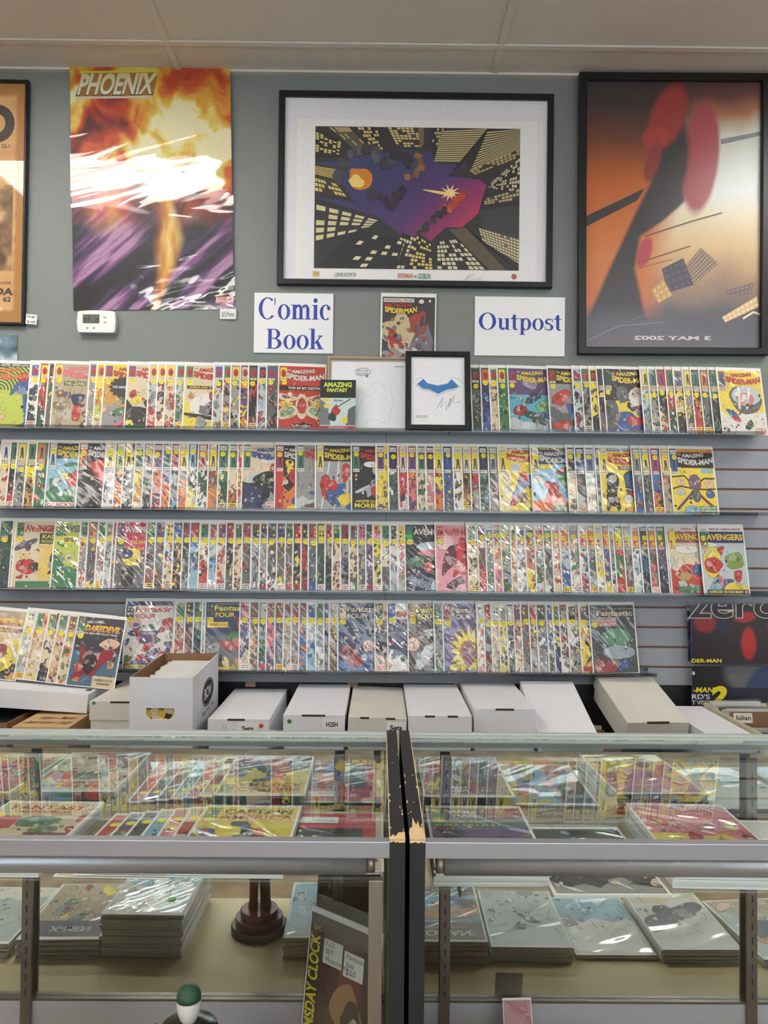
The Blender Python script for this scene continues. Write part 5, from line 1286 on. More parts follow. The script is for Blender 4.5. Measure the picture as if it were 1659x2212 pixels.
A.text('SPIDER MAN', .38 * W, .57 * H, .035 * H, 'k', width=.26 * W, bold=.03)
A.text('GIFT BUNDLE', .25 * W, .025 * H, .04 * H, 'w', width=.5 * W, bold=.03)
A.text('AMAZING', .1 * W, .86 * H, .09 * H, (206, 224, 90), width=.78 * W, bold=.04); A.text('FANTASY', .2 * W, .76 * H, .07 * H, (206, 224, 90), width=.56 * W, bold=.04)
A.obj('front_print', 'printed_gloss_paper', t)

# ---- framed film poster
p, W, H = on_wall(1247, 173, 1653, 770)
t = empty('framed_poster', upright(p, 0, math.radians(-1.2), math.radians(.25)), label='large black framed orange and pale film poster with mirrored lettering', cat='framed poster')
frame_rails(W, H, .0285, .030, 'black_frame_paint', t)
gw, gh = W - .050, H - .050
def film(u, v):
    n = fbm(u * 5, v * 5, 90, 5) - .5
    # dusk sky: dark crown, amber at the near side, pale glare at the far side
    amber = ramp((v + .05 * n), [(0, (200, 100, 60)), (.35, (214, 124, 58)), (.62, (196, 98, 34)), (.78, (110, 56, 34)), (.9, (60, 44, 46)), (1, (56, 42, 46))])
    pale = ramp((v + .1 * n), [(0, (84, 90, 106)), (.14, (96, 92, 100)), (.26, (176, 140, 110)), (.38, (226, 192, 140)), (.5, (236, 222, 186)), (.62, (226, 232, 232)), (.8, (206, 208, 190)), (.88, (170, 110, 70)), (.95, (104, 58, 54)), (1, (88, 52, 54))])
    edge = .44 + .30 * (v - .2)
    k = np.clip((u - np.interp(v, [0, .4, .8, 1], [.30, .36, .52, .56])) * 7, 0, 1)[..., None]
    col = amber * (1 - k) + pale * k
    # a broad dark slanting tower fills the middle
    x0 = np.interp(v, [0, .1, .3, .5, .62, .8], [-.1, .0, .13, .27, .36, .40]); x1 = np.interp(v, [0, .12, .30, .42, .48, .55, .65, .8], [.5, .36, .30, .33, .46, .58, .63, .60])
    d = np.clip(np.minimum(u - x0, x1 - u) * 40, 0, 1) * np.clip((.84 - v) * 9, 0, 1)
    dark = ramp(fbm(u * 8, v * 3, 17), [(0, (38, 34, 42)), (1, (62, 56, 66))])
    col = col * (1 - d[..., None]) + dark * d[..., None]
    # plain crimson form without any feature
    def lobe(cx, cy, rx, ry, a, c, s=4.0):
        nonlocal col
        du = (u - cx) * gw; dv = (v - cy) * gh; ca, sa = math.cos(a), math.sin(a)
        r = np.hypot((du * ca + dv * sa) / rx, (-du * sa + dv * ca) / ry)
        m = np.clip((1 - r) * s, 0, 1)[..., None]
        col = col * (1 - m) + np.array(lin(c)) * m
    lobe(.655, .715, .078, .235, -.10, (168, 66, 76), 6.0); lobe(.505, .70, .066, .19, -.12, (46, 38, 46), 3.0); lobe(.47, .87, .075, .15, -.35, (156, 50, 44)); lobe(.40, .79, .06, .05, .3, (170, 54, 48)); lobe(.385, .70, .03, .09, -.3, (140, 46, 48)); lobe(.34, .36, .03, .07, -.3, (190, 60, 80))
    low = np.clip((.17 + .03 * n - v) * 14, 0, 1)[..., None]
    col = col * (1 - low) + ramp(v * 5 + .4 * n, [(0, (104, 100, 110)), (1, (72, 74, 88))]) * low
    return col
objm('sheet', paint_grid(gw, gh, 130, 190, film, 'sheet', 'framed_matt_poster'), t).location = (.025, .025, .010)
A = Art(z0=.0104)
def fp(u, v): return (.025 + u * gw, .025 + v * gh)
A.poly([fp(0, .452), fp(.30, .555), fp(.34, .60), fp(0, .492)], (50, 44, 48)); A.poly([fp(.77, .765), fp(1, .80), fp(1, .815), fp(.77, .785)], (128, 128, 140))
A.stroke([fp(.34, .42), fp(.62, .48), fp(.78, .51)], .006, (110, 84, 70)); A.stroke([fp(.30, .32), fp(.6, .385)], .005, (110, 80, 66)); A.stroke([fp(.3, .30), fp(.5, .335)], .003, (120, 90, 70))
rn = random.Random(8)
for (q, c0, c1, nx, ny) in (([(.56, .30), (.66, .38), (.76, .32), (.62, .24)], (126, 104, 92), (206, 176, 140), 12, 7), ([(.44, .30), (.56, .34), (.62, .24), (.47, .21)], (70, 66, 82), (90, 84, 98), 4, 4), ([(.38, .22), (.45, .26), (.50, .20), (.42, .17)], (206, 160, 100), (230, 190, 130), 3, 3), ([(.78, .12), (.98, .20), (.99, .16), (.80, .10)], (226, 190, 140), (246, 226, 190), 8, 2), ([(.80, .22), (.96, .25), (.95, .21), (.82, .19)], (120, 100, 104), (150, 126, 120), 6, 2)):
    A.poly([fp(*a) for a in q], c0); A.up()
    for i in range(nx):
        for j in range(ny):
            A._add([fp(*lerp2(q, (i + .25) / nx, (j + .3) / ny)), fp(*lerp2(q, (i + .8) / nx, (j + .3) / ny)), fp(*lerp2(q, (i + .8) / nx, (j + .75) / ny)), fp(*lerp2(q, (i + .25) / nx, (j + .75) / ny))], [(0, 1, 2, 3)], [cc(c1)] * 4)
A.stroke([fp(.90, .115), fp(.96, .14), fp(1, .13)], .008, (246, 226, 196)); A.stroke([fp(.02, .03), fp(.2, .085), fp(.45, .10)], .004, (130, 128, 140)); A.stroke([fp(.1, .06), fp(.5, .17)], .002, (120, 116, 128))
A.obj('buildings', 'framed_matt_poster', t)['kind'] = 'stuff'
A = Art(z0=.0115)
A.text('3 MAY 2002', .025 + .285 * gw, .025 + .034 * gh, .0145 * gh, (212, 210, 214), width=.43 * gw, bold=.035, flip=True)
A.obj('lettering', 'framed_matt_poster', t)

# ---- pieces cut by the far edge of the view
for (a, lab, c) in (((1656, 355, 1800, 512), 'pale framed picture just past the film poster, upper one', (214, 222, 226)), ((1655, 560, 1800, 690), 'brown and white framed picture just past the film poster, lower one', (128, 92, 82))):
    p, W, H = on_wall(*a)
    t = empty('framed_picture', upright(p + Vector((.004, 0, 0))), label=lab, cat='framed picture')
    frame_rails(W, H, .004, .012, 'black_frame_paint', t)
    A = Art(); A.rect(.003, .003, W - .003, H - .003, c); A.rect(.003, .7 * H, W - .003, H - .003, (224, 226, 226)); A.blob(W * .4, H * .4, W * .3, H * .2, (160, 140, 120), random.Random(1)); A.obj('print', 'printed_gloss_paper', t, (0, 0, .006))

# ---- dark shop posters hung from the slat wall at the far end
def shop_poster(x0, y0, x1, y1, D, label, fn, rot, extra, nx=90, ny=110):
    p, W, H = on_wall(x0, y0, x1, y1, D)
    t = empty('shop_poster', upright(p, 0, math.radians(1.5), rot), label=label, cat='poster')
    objm('sheet', paint_grid(W, H, nx, ny, fn, 'sheet', 'printed_gloss_paper'), t)
    MB().box((0, 0, -.0012), (W, H, -.0003)).obj('paper_back', 'white_paper', t)
    A = Art(z0=.0003); extra(A, W, H); o = A.obj('lettering', 'printed_gloss_paper', t)
    bm = bmesh.new(); bm.from_mesh(o.data); bmesh.ops.triangulate(bm, faces=bm.faces[:])      # the print stops at the edge of the sheet
    bmesh.ops.bisect_plane(bm, geom=bm.verts[:] + bm.edges[:] + bm.faces[:], plane_co=(0, H, 0), plane_no=(0, 1, 0), clear_outer=True)
    bm.to_mesh(o.data); bm.free()
def lobes(col, u, v, L):
    for (cx, cy, rx, ry, a, c, s) in L:
        ca, sa = math.cos(a), math.sin(a)
        r = np.hypot(((u - cx) * ca + (v - cy) * sa) / rx, (-(u - cx) * sa + (v - cy) * ca) / ry)
        m = np.clip((1 - r) * s, 0, 1)[..., None]
        col = col * (1 - m) + np.array(lin(c)) * m
    return col
def f1(u, v):
    col = ramp(fbm(u * 4, v * 4, 3), [(0, (20, 14, 22)), (1, (46, 28, 40))])
    return lobes(col, u, v, [(.14, .70, .13, .20, 0, (140, 34, 34), 3), (.52, .78, .12, .10, .3, (180, 34, 34), 3), (.80, .72, .05, .16, -.4, (160, 34, 36), 3), (.55, .34, .08, .30, 0, (176, 32, 30), 4), (.95, .5, .12, .9, 0, (30, 46, 90), 2), (.30, .62, .08, .12, .4, (30, 34, 66), 2)])
def e1(A, W, H):
    A.text('zero', .0 * W, .78 * H, .45 * H, (24, 18, 26), width=.84 * W, bold=.015, outline=('w', .016))
    A.text('DER-MAN', .005 * W, .03 * H, .060 * H, (240, 220, 40), width=.28 * W, bold=.025)
def f2(u, v):
    col = ramp(fbm(u * 4, v * 4, 8), [(0, (14, 14, 18)), (1, (30, 30, 36))])
    return lobes(col, u, v, [(.50, .38, .22, .26, .3, (98, 100, 106), 3), (.66, .26, .14, .30, -.5, (44, 66, 104), 3), (.75, .82, .2, .22, .2, (40, 76, 112), 3), (.82, .72, .12, .05, 0, (190, 150, 140), 4), (.42, .62, .09, .10, 0, (190, 184, 192), 4), (.92, .50, .1, .12, 0, (90, 94, 100), 3), (.42, .56, .08, .06, 0, (30, 16, 24), 4)])
def e2(A, W, H):
    A.rect(0, 0, W, .20 * H, (28, 34, 54))
    A.text('-MAN', .01 * W, .145 * H, .06 * H, (240, 220, 40), width=.24 * W, bold=.05, shear=.2); A.text("RD'S", .0, .075 * H, .05 * H, 'w', width=.23 * W, bold=.05); A.text('T VISIT', .0, .02 * H, .04 * H, 'w', width=.22 * W, bold=.05)
    A.text('2', .24 * W, .02 * H, .19 * H, (236, 214, 40), width=.15 * W, bold=.06, shear=.2)
    A.rect(.005 * W, .34 * H, .03 * W, .37 * H, 'w')
shop_poster(1495, 1440, 1720, 1525, 2.925, 'black shop poster with yellow and white lettering hanging below the red and black one', lambda u, v: f2(u, v * .45), 0, lambda A, W, H: (A.rect(0, 0, W, .46 * H, (28, 34, 54)), A.text('-MAN', .01 * W, .335 * H, .13 * H, (240, 220, 40), width=.19 * W, bold=.02, shear=.2), A.text("RD'S", .0, .17 * H, .115 * H, 'w', width=.17 * W, bold=.02), A.text('T VISIT', .0, .03 * H, .10 * H, 'w', width=.165 * W, bold=.02), A.text('2', .19 * W, .04 * H, .43 * H, (236, 214, 40), width=.12 * W, bold=.06, shear=.2), A.rect(.005 * W, .78 * H, .03 * W, .86 * H, 'w')))
shop_poster(1494, 1306, 1720, 1436, 2.912, 'dark red and black shop poster with big outlined white lettering', f1, math.radians(.6), e1)
shop_poster(1486, 1312, 1560, 1428, 2.94, 'blue and white poster edge showing from behind the red and black poster', lambda u, v: ramp(fbm(u * 6, v * 9, 4), [(.3, (24, 30, 56)), (.6, (60, 78, 120)), (.75, (200, 196, 190))]), math.radians(.5), lambda A, W, H: A.rect(.0, .93 * H, .5 * W, .99 * H, 'a'), 30, 40)

# ================================================================== bench and comic boxes behind the counter
BENCH_Z = .470
bt = empty('bench', (0, 0, 0), label='low dark bench carrying the comic boxes along the wall', cat='bench')
MB().box((-2.3, 2.36, BENCH_Z - .03), (2.4, SLAT_Y + .008, BENCH_Z)).obj('bench_top', 'bench_dark', bt)
for x in (-2.25, -.8, .8, 2.3):
    MB().box((x - .03, 2.40, 0), (x + .03, 2.46, BENCH_Z - .03)).obj('leg', 'bench_dark', bt)
    MB().box((x - .03, 2.88, 0), (x + .03, 2.94, BENCH_Z - .03)).obj('leg', 'bench_dark', bt)

def comic_box(label, x0, x1, yf, yb, ztop, zbot=BENCH_Z, lid=.075, m='white_cardboard', pitch=0.0, yaw=0.0, slots=((.5, .30),), text=None, dots=(), roll=0.0, lidm=None, name='comic_box'):
    """Lidded cardboard box; local origin at the middle of the front foot, y away from the camera."""
    W, L, H = x1 - x0, yb - yf, ztop - zbot
    t = empty(name, ((x0 + x1) / 2, yf, zbot), (pitch, roll, yaw), label=label, cat='box')
    MB().box((-W / 2 + .003, .003, 0), (W / 2 - .003, L - .003, H - .003)).obj('body', m, t, .0015)
    g = .003
    lm = MB()
    lm.box((-W / 2, 0, H - g), (W / 2, L, H)).box((-W / 2, 0, H - lid), (W / 2, g, H - g)).box((-W / 2, L - g, H - lid), (W / 2, L, H - g))
    lm.box((-W / 2, g, H - lid), (-W / 2 + g, L - g, H - g)).box((W / 2 - g, g, H - lid), (W / 2, L - g, H - g))
    o = lm.obj('lid', lidm or m, t)
    for (u, wd) in slots:
        xc = -W / 2 + u * W
        MB().box((xc - wd * W / 2, -.0006, H - .0045), (xc + wd * W / 2, .006, H + .0006)).obj('lid_slot', 'dark_slot', t)
    if text:
        s, u, v, h = text
        A = Art(z0=0)
        wd = len(s) * h * .62
        A.rect(-.012, -.008, wd + .014, h + .012, (238, 238, 240)); A.text(s, 0, 0, h, (24, 24, 28), width=wd, bold=.03)
        a = A.obj('label', 'printed_paper', t); a.rotation_euler = (PI / 2, 0, 0); a.location = (-W / 2 + u * W, -.0009, H - v)
    for (u, v, r, c) in dots:
        A = Art(); A.ell(0, 0, r, r, c); a = A.obj('dot_sticker', 'printed_paper', t); a.rotation_euler = (PI / 2, 0, 0); a.location = (-W / 2 + u * W, -.0012, H - v)
    return t, W, L, H
def X(px, D): return P(px, 1540, D).x
def Z(px, py, D): return P(px, py, D).z
BK = SLAT_Y - .004
b, W, L, H = comic_box('white comic box with Sets label and red dot beside the open box', X(449, 2.49), X(582, 2.49), 2.49, BK, Z(515, 1554, 2.49), slots=((.46, .28),), text=('Sets', .56, .036, .0145), dots=((.87, .020, .0068, (222, 60, 50)),), m='white_cardboard')
A = Art(); A.stroke([(0, 0), (.004, .026)], .0012, 'x'); A.stroke([(.012, 0), (.013, .024)], .0012, 'x'); A.stroke([(.030, -.01), (.036, .016)], .0012, 'x'); a = A.obj('pen_marks', 'printed_paper', b); a.rotation_euler = (PI / 2, 0, 0); a.location = (-W / 2 + .045, -.0009, H - .045)
comic_box('white comic box with H2SH label and green dot', X(612, 2.475), X(745, 2.475), 2.475, BK, Z(678, 1545, 2.475), slots=((.49, .38),), text=('H2SH', .70, .036, .0145), dots=((.10, .020, .0068, (36, 120, 60)),))
comic_box('white comic box labelled Sets behind the black case ends', X(747, 2.475), X(874, 2.475), 2.475, BK, Z(812, 1551, 2.475), zbot=BENCH_Z + .006, slots=((.28, .15), (.72, .16)), text=('Sets', .72, .036, .015), roll=math.radians(1.6), m='aged_white_cardboard')
comic_box('plain white comic box with two lid slots', X(882, 2.46), X(1019.5, 2.46), 2.46, BK, Z(950, 1547, 2.46), slots=((.34, .16), (.70, .16)))
comic_box('plain white comic box with one dark slit, fourth of the closed row', X(1024, 2.52), X(1157, 2.52), 2.52, BK, Z(1090, 1532, 2.52), slots=((.5, .30),))
# tilted plain box: low front edge, back edge raised on others
def tilted(label, fx0, fx1, fD, fy, bx0, bx1, bD, by, lidh, m, slots, hgt):
    f0, f1 = P(fx0, fy, fD), P(fx1, fy, fD); b0, b1 = P(bx0, by, bD), P(bx1, by, bD)
    fc = (f0 + f1) / 2; bc = (b0 + b1) / 2
    W = ((f1 - f0).length + (b1 - b0).length) / 2
    d = bc - fc; L = d.length
    yaw = math.atan2(-d.x, d.y); pit = math.asin(d.z / L)
    Mx = Matrix.Translation(fc) @ Matrix.Rotation(yaw, 4, 'Z') @ Matrix.Rotation(pit, 4, 'X')
    t = empty('comic_box', Mx @ Matrix.Translation((0, 0, -hgt)), label=label, cat='box')
    g = .003
    lm = MB().box((-W / 2, 0, hgt - g), (W / 2, L, hgt)).box((-W / 2, 0, hgt - lidh), (W / 2, g, hgt - g)).box((-W / 2, L - g, hgt - lidh), (W / 2, L, hgt - g)).box((-W / 2, g, hgt - lidh), (-W / 2 + g, L - g, hgt - g)).box((W / 2 - g, g, hgt - lidh), (W / 2, L - g, hgt - g))
    lm.obj('lid', m, t)
    MB().box((-W / 2 + .004, .004, 0), (W / 2 - .004, L - .004, hgt - .004)).obj('body', m, t)
    for (u, wd) in slots:
        xc = -W / 2 + u * W
        MB().box((xc - wd * W / 2, -.0006, hgt - .0045), (xc + wd * W / 2, .007, hgt + .0006)).obj('lid_slot', 'dark_slot', t)
    return t
tilted('blank white box lid sloping down between the boxes behind the counter', 1170, 1304, 2.46, 1612, 1124, 1236, 2.90, 1472, .05, 'white_cardboard', (), .11)
tilted('long grey white box with a dark slit, tilted down beside a gap', 1357, 1488, 2.60, 1561, 1281, 1408, 2.93, 1457, .052, 'aged_white_cardboard', ((.50, .36),), .10)
# its brown open neighbour in the gap
ob = empty('open_box', (.768, 2.56, BENCH_Z), (0, 0, 0), label='open brown box with upright boards in the gap between white boxes', cat='box')
for (a, b_) in (((-.038, 0, 0), (-.035, .30, .17)), ((.035, 0, 0), (.038, .30, .17)), ((-.035, 0, 0), (.035, .003, .17)), ((-.035, .297, 0), (.035, .30, .17))):
    MB().box(a, b_).obj('box_wall', 'brown_cardboard', ob)
for k in range(7):
    MB().box((-.033, .03 + .036 * k, .002), (.033, .034 + .036 * k, .175 + .006 * (k % 3))).obj('divider_board', ('aged_white_cardboard', 'brown_divider', 'cream_cardboard')[k % 3], ob)
comic_box('low flat white box in front of the shop posters', X(1538, 2.46), X(1640, 2.46), 2.46, 2.90, Z(1560, 1594, 2.46), slots=(), lid=.03, m='white_cardboard')
# open box of bagged comics with a name divider
x0 = X(1645, 2.46); x1 = x0 + .24
zt = Z(1600, 1552, 2.66)
jb = empty('open_box', (x0, 2.44, BENCH_Z), (0, 0, 0), label='open cream cardboard box of bagged comics with a white name label', cat='box')
hh = zt - BENCH_Z
for (a, b_) in (((0, 0, 0), (.004, .46, hh)), ((x1 - x0 - .004, 0, 0), (x1 - x0, .46, hh)), ((.004, 0, 0), (x1 - x0 - .004, .004, hh)), ((.004, .456, 0), (x1 - x0 - .004, .46, hh))):
    MB().box(a, b_).obj('box_wall', 'cream_cardboard', jb)
rn = random.Random(6)
for k in range(14):
    y = 2.47 + .029 * k
    if k == 7:
        t = empty('divider_card', (x0 + .012, y, BENCH_Z + .002), (math.radians(-8), 0, 0), label='brown divider card with a white name label in the open cream box', cat='divider card')
        MB().box((0, 0, 0), (.20, .003, hh + .012)).obj('card', 'brown_divider', t)
        A = Art(); A.rect(0, 0, .066, .034, 'w'); A.text('Julian', .006, .010, .016, (40, 40, 44), width=.054, bold=.02); a = A.obj('label', 'printed_paper', t); a.rotation_euler = (PI / 2, 0, 0); a.location = (.012, -.0006, hh - .026)
        continue
    t = empty('comic_book', (x0 + .010 + rn.uniform(0, .006), y, BENCH_Z + .002), (math.radians(-8), 0, 0), label='bagged comic standing in the open cream box with a white name label', cat='comic book', group='comics in the open cream box')
    hz = hh + rn.uniform(-.004, .022) - (.045 if k < 7 else 0)
    MB().box((0, 0, 0), (.178, .003, hz)).obj('backing_board', rn.choice(['white_board', 'brown_divider', 'white_board']), t)
    MB().box((-.002, -.0015, 0), (.181, -.001, hz + .008)).obj('bag', 'clear_film', t)

# open white short box full of boarded comics
fx0, fx1 = X(281, 2.47), X(417, 2.47)
BY = 2.47; BPIT = math.radians(2.0)
zt = Z(350, 1462, BY); zb_ = zt - .292
bx = empty('open_box', (fx0, BY, zb_), (BPIT, 0, 0), label='tall open white box with an oval logo, packed with white boarded comics', cat='box')
W = fx1 - fx0; L = .388; H = .292; g = .0035
hx0, hx1, hz0, hz1 = W * .262, W * .705, H - .134, H - .098
front = MB().box((0, 0, 0), (W, g, hz0)).box((0, 0, hz1), (W, g, H)).box((0, 0, hz0), (hx0, g, hz1)).box((hx1, 0, hz0), (W, g, hz1))
for s_ in (0, 1):
    xc = hx0 if s_ == 0 else hx1; sg = 1 if s_ == 0 else -1
    front.prism([(xc, hz0), (xc + sg * .016, hz0), (xc + sg * .009, hz0 + .003), (xc + sg * .004, hz0 + .009), (xc, hz0 + .018)], 1, 0, g)
front.obj('front_wall', 'white_cardboard', bx)
MB().box((W - g, g, 0), (W, L, H)).obj('side_wall', 'white_cardboard', bx)
MB().box((0, g, 0), (.0012, L, H)).obj('side_wall', 'white_cardboard', bx); MB().box((.0013, g, 0), (g, L - g, H)).obj('side_lining', 'brown_cardboard', bx)
MB().box((g, L - g, 0), (W - g, L, H)).obj('back_wall', 'brown_cardboard', bx)
MB().box((g, g, 0), (W - g, L - g, .004)).obj('floor_panel', 'white_cardboard', bx)
A = Art(); A.ell(0, 0, .088, .046, (26, 28, 32), n=40); A.ring(0, 0, .083, .0415, .081, .0395, 'w', n=48); A.text('BCW', -.052, -.017, .036, 'w', width=.104, bold=.03)
A.lines(-.085, -.066, -.035, -.053, 2, (60, 60, 64), random.Random(2)); A.lines(-.01, -.066, .03, -.053, 2, (60, 60, 64), random.Random(3)); A.lines(.05, -.062, .085, -.052, 2, (60, 60, 64), random.Random(4))
a = A.obj('logo', 'printed_paper', bx); a.rotation_euler = (PI / 2, 0, PI / 2); a.location = (W + .0006, L * .56, H - .098)
rn = random.Random(12)
bd = [MB().box((0, 0, 0), (.166, .0026, .256 + .003 * k)).mesh('backing_board', 'white_board') for k in range(4)]
nb = 46
for k in range(nb):
    y = .012 + (L - .034) * k / nb
    t = empty('comic_book', Matrix.Translation((fx0 + .026 + rn.uniform(0, .008), BY, zb_)) @ Matrix.Rotation(BPIT, 4, 'X') @ Matrix.Translation((0, y, .006)) @ Matrix.Rotation(math.radians(-4), 4, 'X'), label='white boarded comic packed in the tall open white box', cat='comic book', group='comics packed in the open white box')
    objm('backing_board', bd[rn.randrange(4)], t)
t = empty('comic_book', Matrix.Translation((fx0 + .026, BY, zb_)) @ Matrix.Rotation(BPIT, 4, 'X') @ Matrix.Translation((0, .0055, .005)), label='yellow and black comic showing through the hand hole of the open white box', cat='comic book')
MB().box((0, .0002, 0), (.165, .0022, .255)).obj('backing_board', 'white_board', t)
A = Art(); A.rect(0, 0, .165, .25, (226, 190, 60)); rn2 = random.Random(3)
for k in range(14):
    A.blob(rn2.uniform(.02, .15), rn2.uniform(.14, .21), .012, .012, rn2.choice(['k', 'k', 'e', 'y', 'n']), rn2, rot=rn2.uniform(0, 3))
a = A.obj('cover', 'bagged_cover_smooth', t); a.rotation_euler = (PI / 2, 0, 0); a.location = (0, 0, .002)

# boxes at the near-left end
x0 = X(193, 2.55)
b, W, L, H = comic_box('worn grey white box with a brown slot beside the tall open box', x0, fx0 - .014, 2.55, BK - .02, Z(230, 1516, 2.55), slots=((.72, .50),), lid=.06, m='aged_white_cardboard', dots=((.10, .004, .006, (70, 160, 80)),))
MB().box((W * -.05, -.0016, H - .115), (W / 2, -.0006, H - .088)).obj('paper_tag', 'white_paper', b)
b, W, L, H = comic_box('tan cardboard box with handwritten notes on its lid', X(26, 2.50), X(149, 2.50), 2.50, BK - .02, min(Z(90, 1562, 2.50), LBOX_TOP - .070), slots=(), lid=.035, m='tan_cardboard')
A = Art(z0=.0005); rn = random.Random(5)
A.text('Valiant - Master', -.055, .105, .036, (70, 60, 44), width=.125, bold=.01, shear=.2); A.text('Dark Horse - Image', -.075, .045, .036, (70, 60, 44), width=.15, bold=.01, shear=.2)
a = A.obj('handwriting', 'printed_paper', b); a.location = (.0, .0, H)
LB0 = (X(-330, 2.67), 2.67)
t = empty('long_box', (LBOX_X1, 2.67, LBOX_TOP - .0665), (0, LTILT, 0), label='long white box lying flat under the leaning comics', cat='box')
Lb = LBOX_X1 - LB0[0]
MB().box((-Lb, 0, 0), (0, .226, .066)).obj('lid', 'white_cardboard', t, .0015)
MB().box((-.030, .05, .0655), (-.012, .075, .0668)).obj('lid_slot', 'dark_slot', t)
ob = empty('open_box', (X(-190, 2.56), 2.56, BENCH_Z), label='brown open box with dark comics under the long white box', cat='box')
wB = X(16, 2.56) - X(-190, 2.56); hB = Z(0, 1562, 2.56) - BENCH_Z
for (a, b_) in (((0, 0, 0), (wB, .004, hB)), ((wB - .004, .004, 0), (wB, .36, hB)), ((0, .004, 0), (.004, .36, hB)), ((.004, .356, 0), (wB - .004, .36, hB))):
    MB().box(a, b_).obj('box_wall', 'brown_cardboard', ob)
MB().box((.006, .01, 0), (wB - .006, .35, hB - .02)).obj('packed_comics', 'dark_void', ob)

# ================================================================== glass display cases in the foreground
TOP_Z, FY, RY = .9655, .975, 1.492
DECK_Z, MIR_Y = .430, 1.462
def display_case(xa, xb, panel_side, label, standards, post, SHELF_Z):
    """xa..xb: glazed length; panel_side: +1 wooden end at xb, -1 at xa"""
    t = empty('display_case', ((xa + xb) / 2, FY, 0), label=label, cat='display case')
    off = Vector(((xa + xb) / 2, FY, 0))
    def bx(a, b, name, m, bev=0.0):
        o = MB().box(a, b).obj(name, m, t, bev); o.location = -off; return o
    pw = .0195
    px0, px1 = (xb, xb + pw) if panel_side > 0 else (xa - pw, xa)
    bx((px0, FY - .003, 0), (px1, RY + .003, TOP_Z + .004), 'end_panel', 'black_case_paint', .001)
    # worn corner where the paint is chipped down to raw board
    rn = random.Random(3 if panel_side > 0 else 8)
    A = Art(z0=0)
    Lc = .030 if panel_side > 0 else .075
    pts = [(0, 0), (pw, 0)]
    n = 9
    for k in range(n + 1):
        f = k / n
        pts.append((pw * (1 - f), Lc * (.45 + .75 * ((1 - f) if panel_side > 0 else (1 - abs(2 * f - 1)))) * rn.uniform(.55, 1.05)))
    A.poly(pts, (226, 192, 144))
    for k in range(14):
        y = rn.uniform(0, .5) ** 1.4; A.blob(rn.choice([.0015, .0015, pw - .0015, rn.uniform(0, pw)]), .01 + y, .0012, rn.uniform(.001, .006), (214, 184, 144), rn, n=7)
    A.clip = (0, 0, pw, .5)
    o = A.obj('chipped_paint', 'printed_paper', t); o['kind'] = 'stuff'; o.location = Vector((px0, FY - .003, TOP_Z + .0043)) - off
    A = Art(z0=0); A.clip = (0, -.6, pw, 0)
    A.poly([(0, 0), (pw, 0)] + [(pw * (1 - k / 8), -rn.uniform(.001, .004)) for k in range(9)], (226, 192, 144))
    o = A.obj('chipped_paint', 'printed_paper', t); o.rotation_euler = (PI / 2, 0, 0); o.location = Vector((px0, FY - .0034, TOP_Z + .004)) - off
    # thin raw edge along the glass side of the panel
    ex = px0 if panel_side > 0 else px1
    bx((ex - .0005, FY, TOP_Z - .012), (ex + .0005, RY, TOP_Z + .0041), 'raw_edge', 'raw_particle_board')
    # metal frame and glass
    bx((xa, RY - .014, TOP_Z - .024), (xb, RY, TOP_Z + .003), 'rear_rail', 'dull_aluminium', .001)
    bx((xa, RY - .034, TOP_Z - .010), (xb, RY - .0142, TOP_Z + .001), 'rear_ledge', 'dull_aluminium', .001)
    bx((xa, FY - .002, TOP_Z - .0195), (xb, FY + .013, TOP_Z + .001), 'front_rail', 'brushed_aluminium', .001)
    bx((xa, FY + .0132, TOP_Z - .006), (xb, RY - .0345, TOP_Z), 'top_glass', 'case_glass')
    bx((xa, FY + .002, DECK_Z - .02), (xb, FY + .006, TOP_Z - .0197), 'front_glass', 'clear_glass')
    ty, tz, tr = FY + .024, TOP_Z - .0355, .0150
    ta, tb = (xa + .03, post - .012) if panel_side > 0 else (post + .012, xb - .03)
    prof = [(ty + tr * math.cos(2 * PI * k / 28), tz + tr * math.sin(2 * PI * k / 28)) for k in range(28)]
    o = MB().prism(prof, 0, ta, tb, smooth=True).obj('light_housing', 'brushed_aluminium', t); o.location = -off
    ca, cb_ = (tb, tb + .0105) if panel_side > 0 else (ta - .0105, ta)
    o = MB().prism([(ty + .0125 * math.cos(2 * PI * k / 20), tz + .0125 * math.sin(2 * PI * k / 20)) for k in range(20)], 0, ca, cb_, smooth=True).obj('housing_end_cap', 'anodised_post', t); o.location = -off
    if panel_side > 0:
        bx((post - .009, FY + .0065, DECK_Z), (post + .0085, FY + .0185, TOP_Z - .051), 'corner_post', 'anodised_post', .001)
    # deck, base, mirror doors
    bx((xa, FY + .002, DECK_Z - .019), (xb, RY - .001, DECK_Z), 'deck', 'tan_deck_board')
    bx((xa, FY, .06), (xb, FY + .018, DECK_Z - .0195), 'base_front', 'black_case_paint')
    bx((xa, FY + .04, 0), (xb, FY + .058, .0595), 'kick_board', 'black_case_paint')
    bx((xa, RY - .02, .0), (xb, RY - .002, DECK_Z - .0195), 'base_back', 'black_case_paint')
    bx((xa, MIR_Y - .008, DECK_Z + .001), (xb, MIR_Y + .012, DECK_Z + .046), 'door_rail', 'grey_rail_plastic', .001)
    bx((xa, MIR_Y - .010, DECK_Z + .0462), (xb, MIR_Y + .012, DECK_Z + .0505), 'door_track', 'standard_steel')
    nd = 2
    for k in range(nd):
        a = xa + (xb - xa) * k / nd; b = xa + (xb - xa) * (k + 1) / nd
        bx((a + .001, MIR_Y + .001 * k, DECK_Z + .051), (b - .001, MIR_Y + .004 + .001 * k, TOP_Z - .026), 'mirror_door', 'mirror_silver')
    bx((xa + .01, 1.170, SHELF_Z - .006), (xb - .01, MIR_Y - .004, SHELF_Z), 'glass_shelf', 'case_glass')
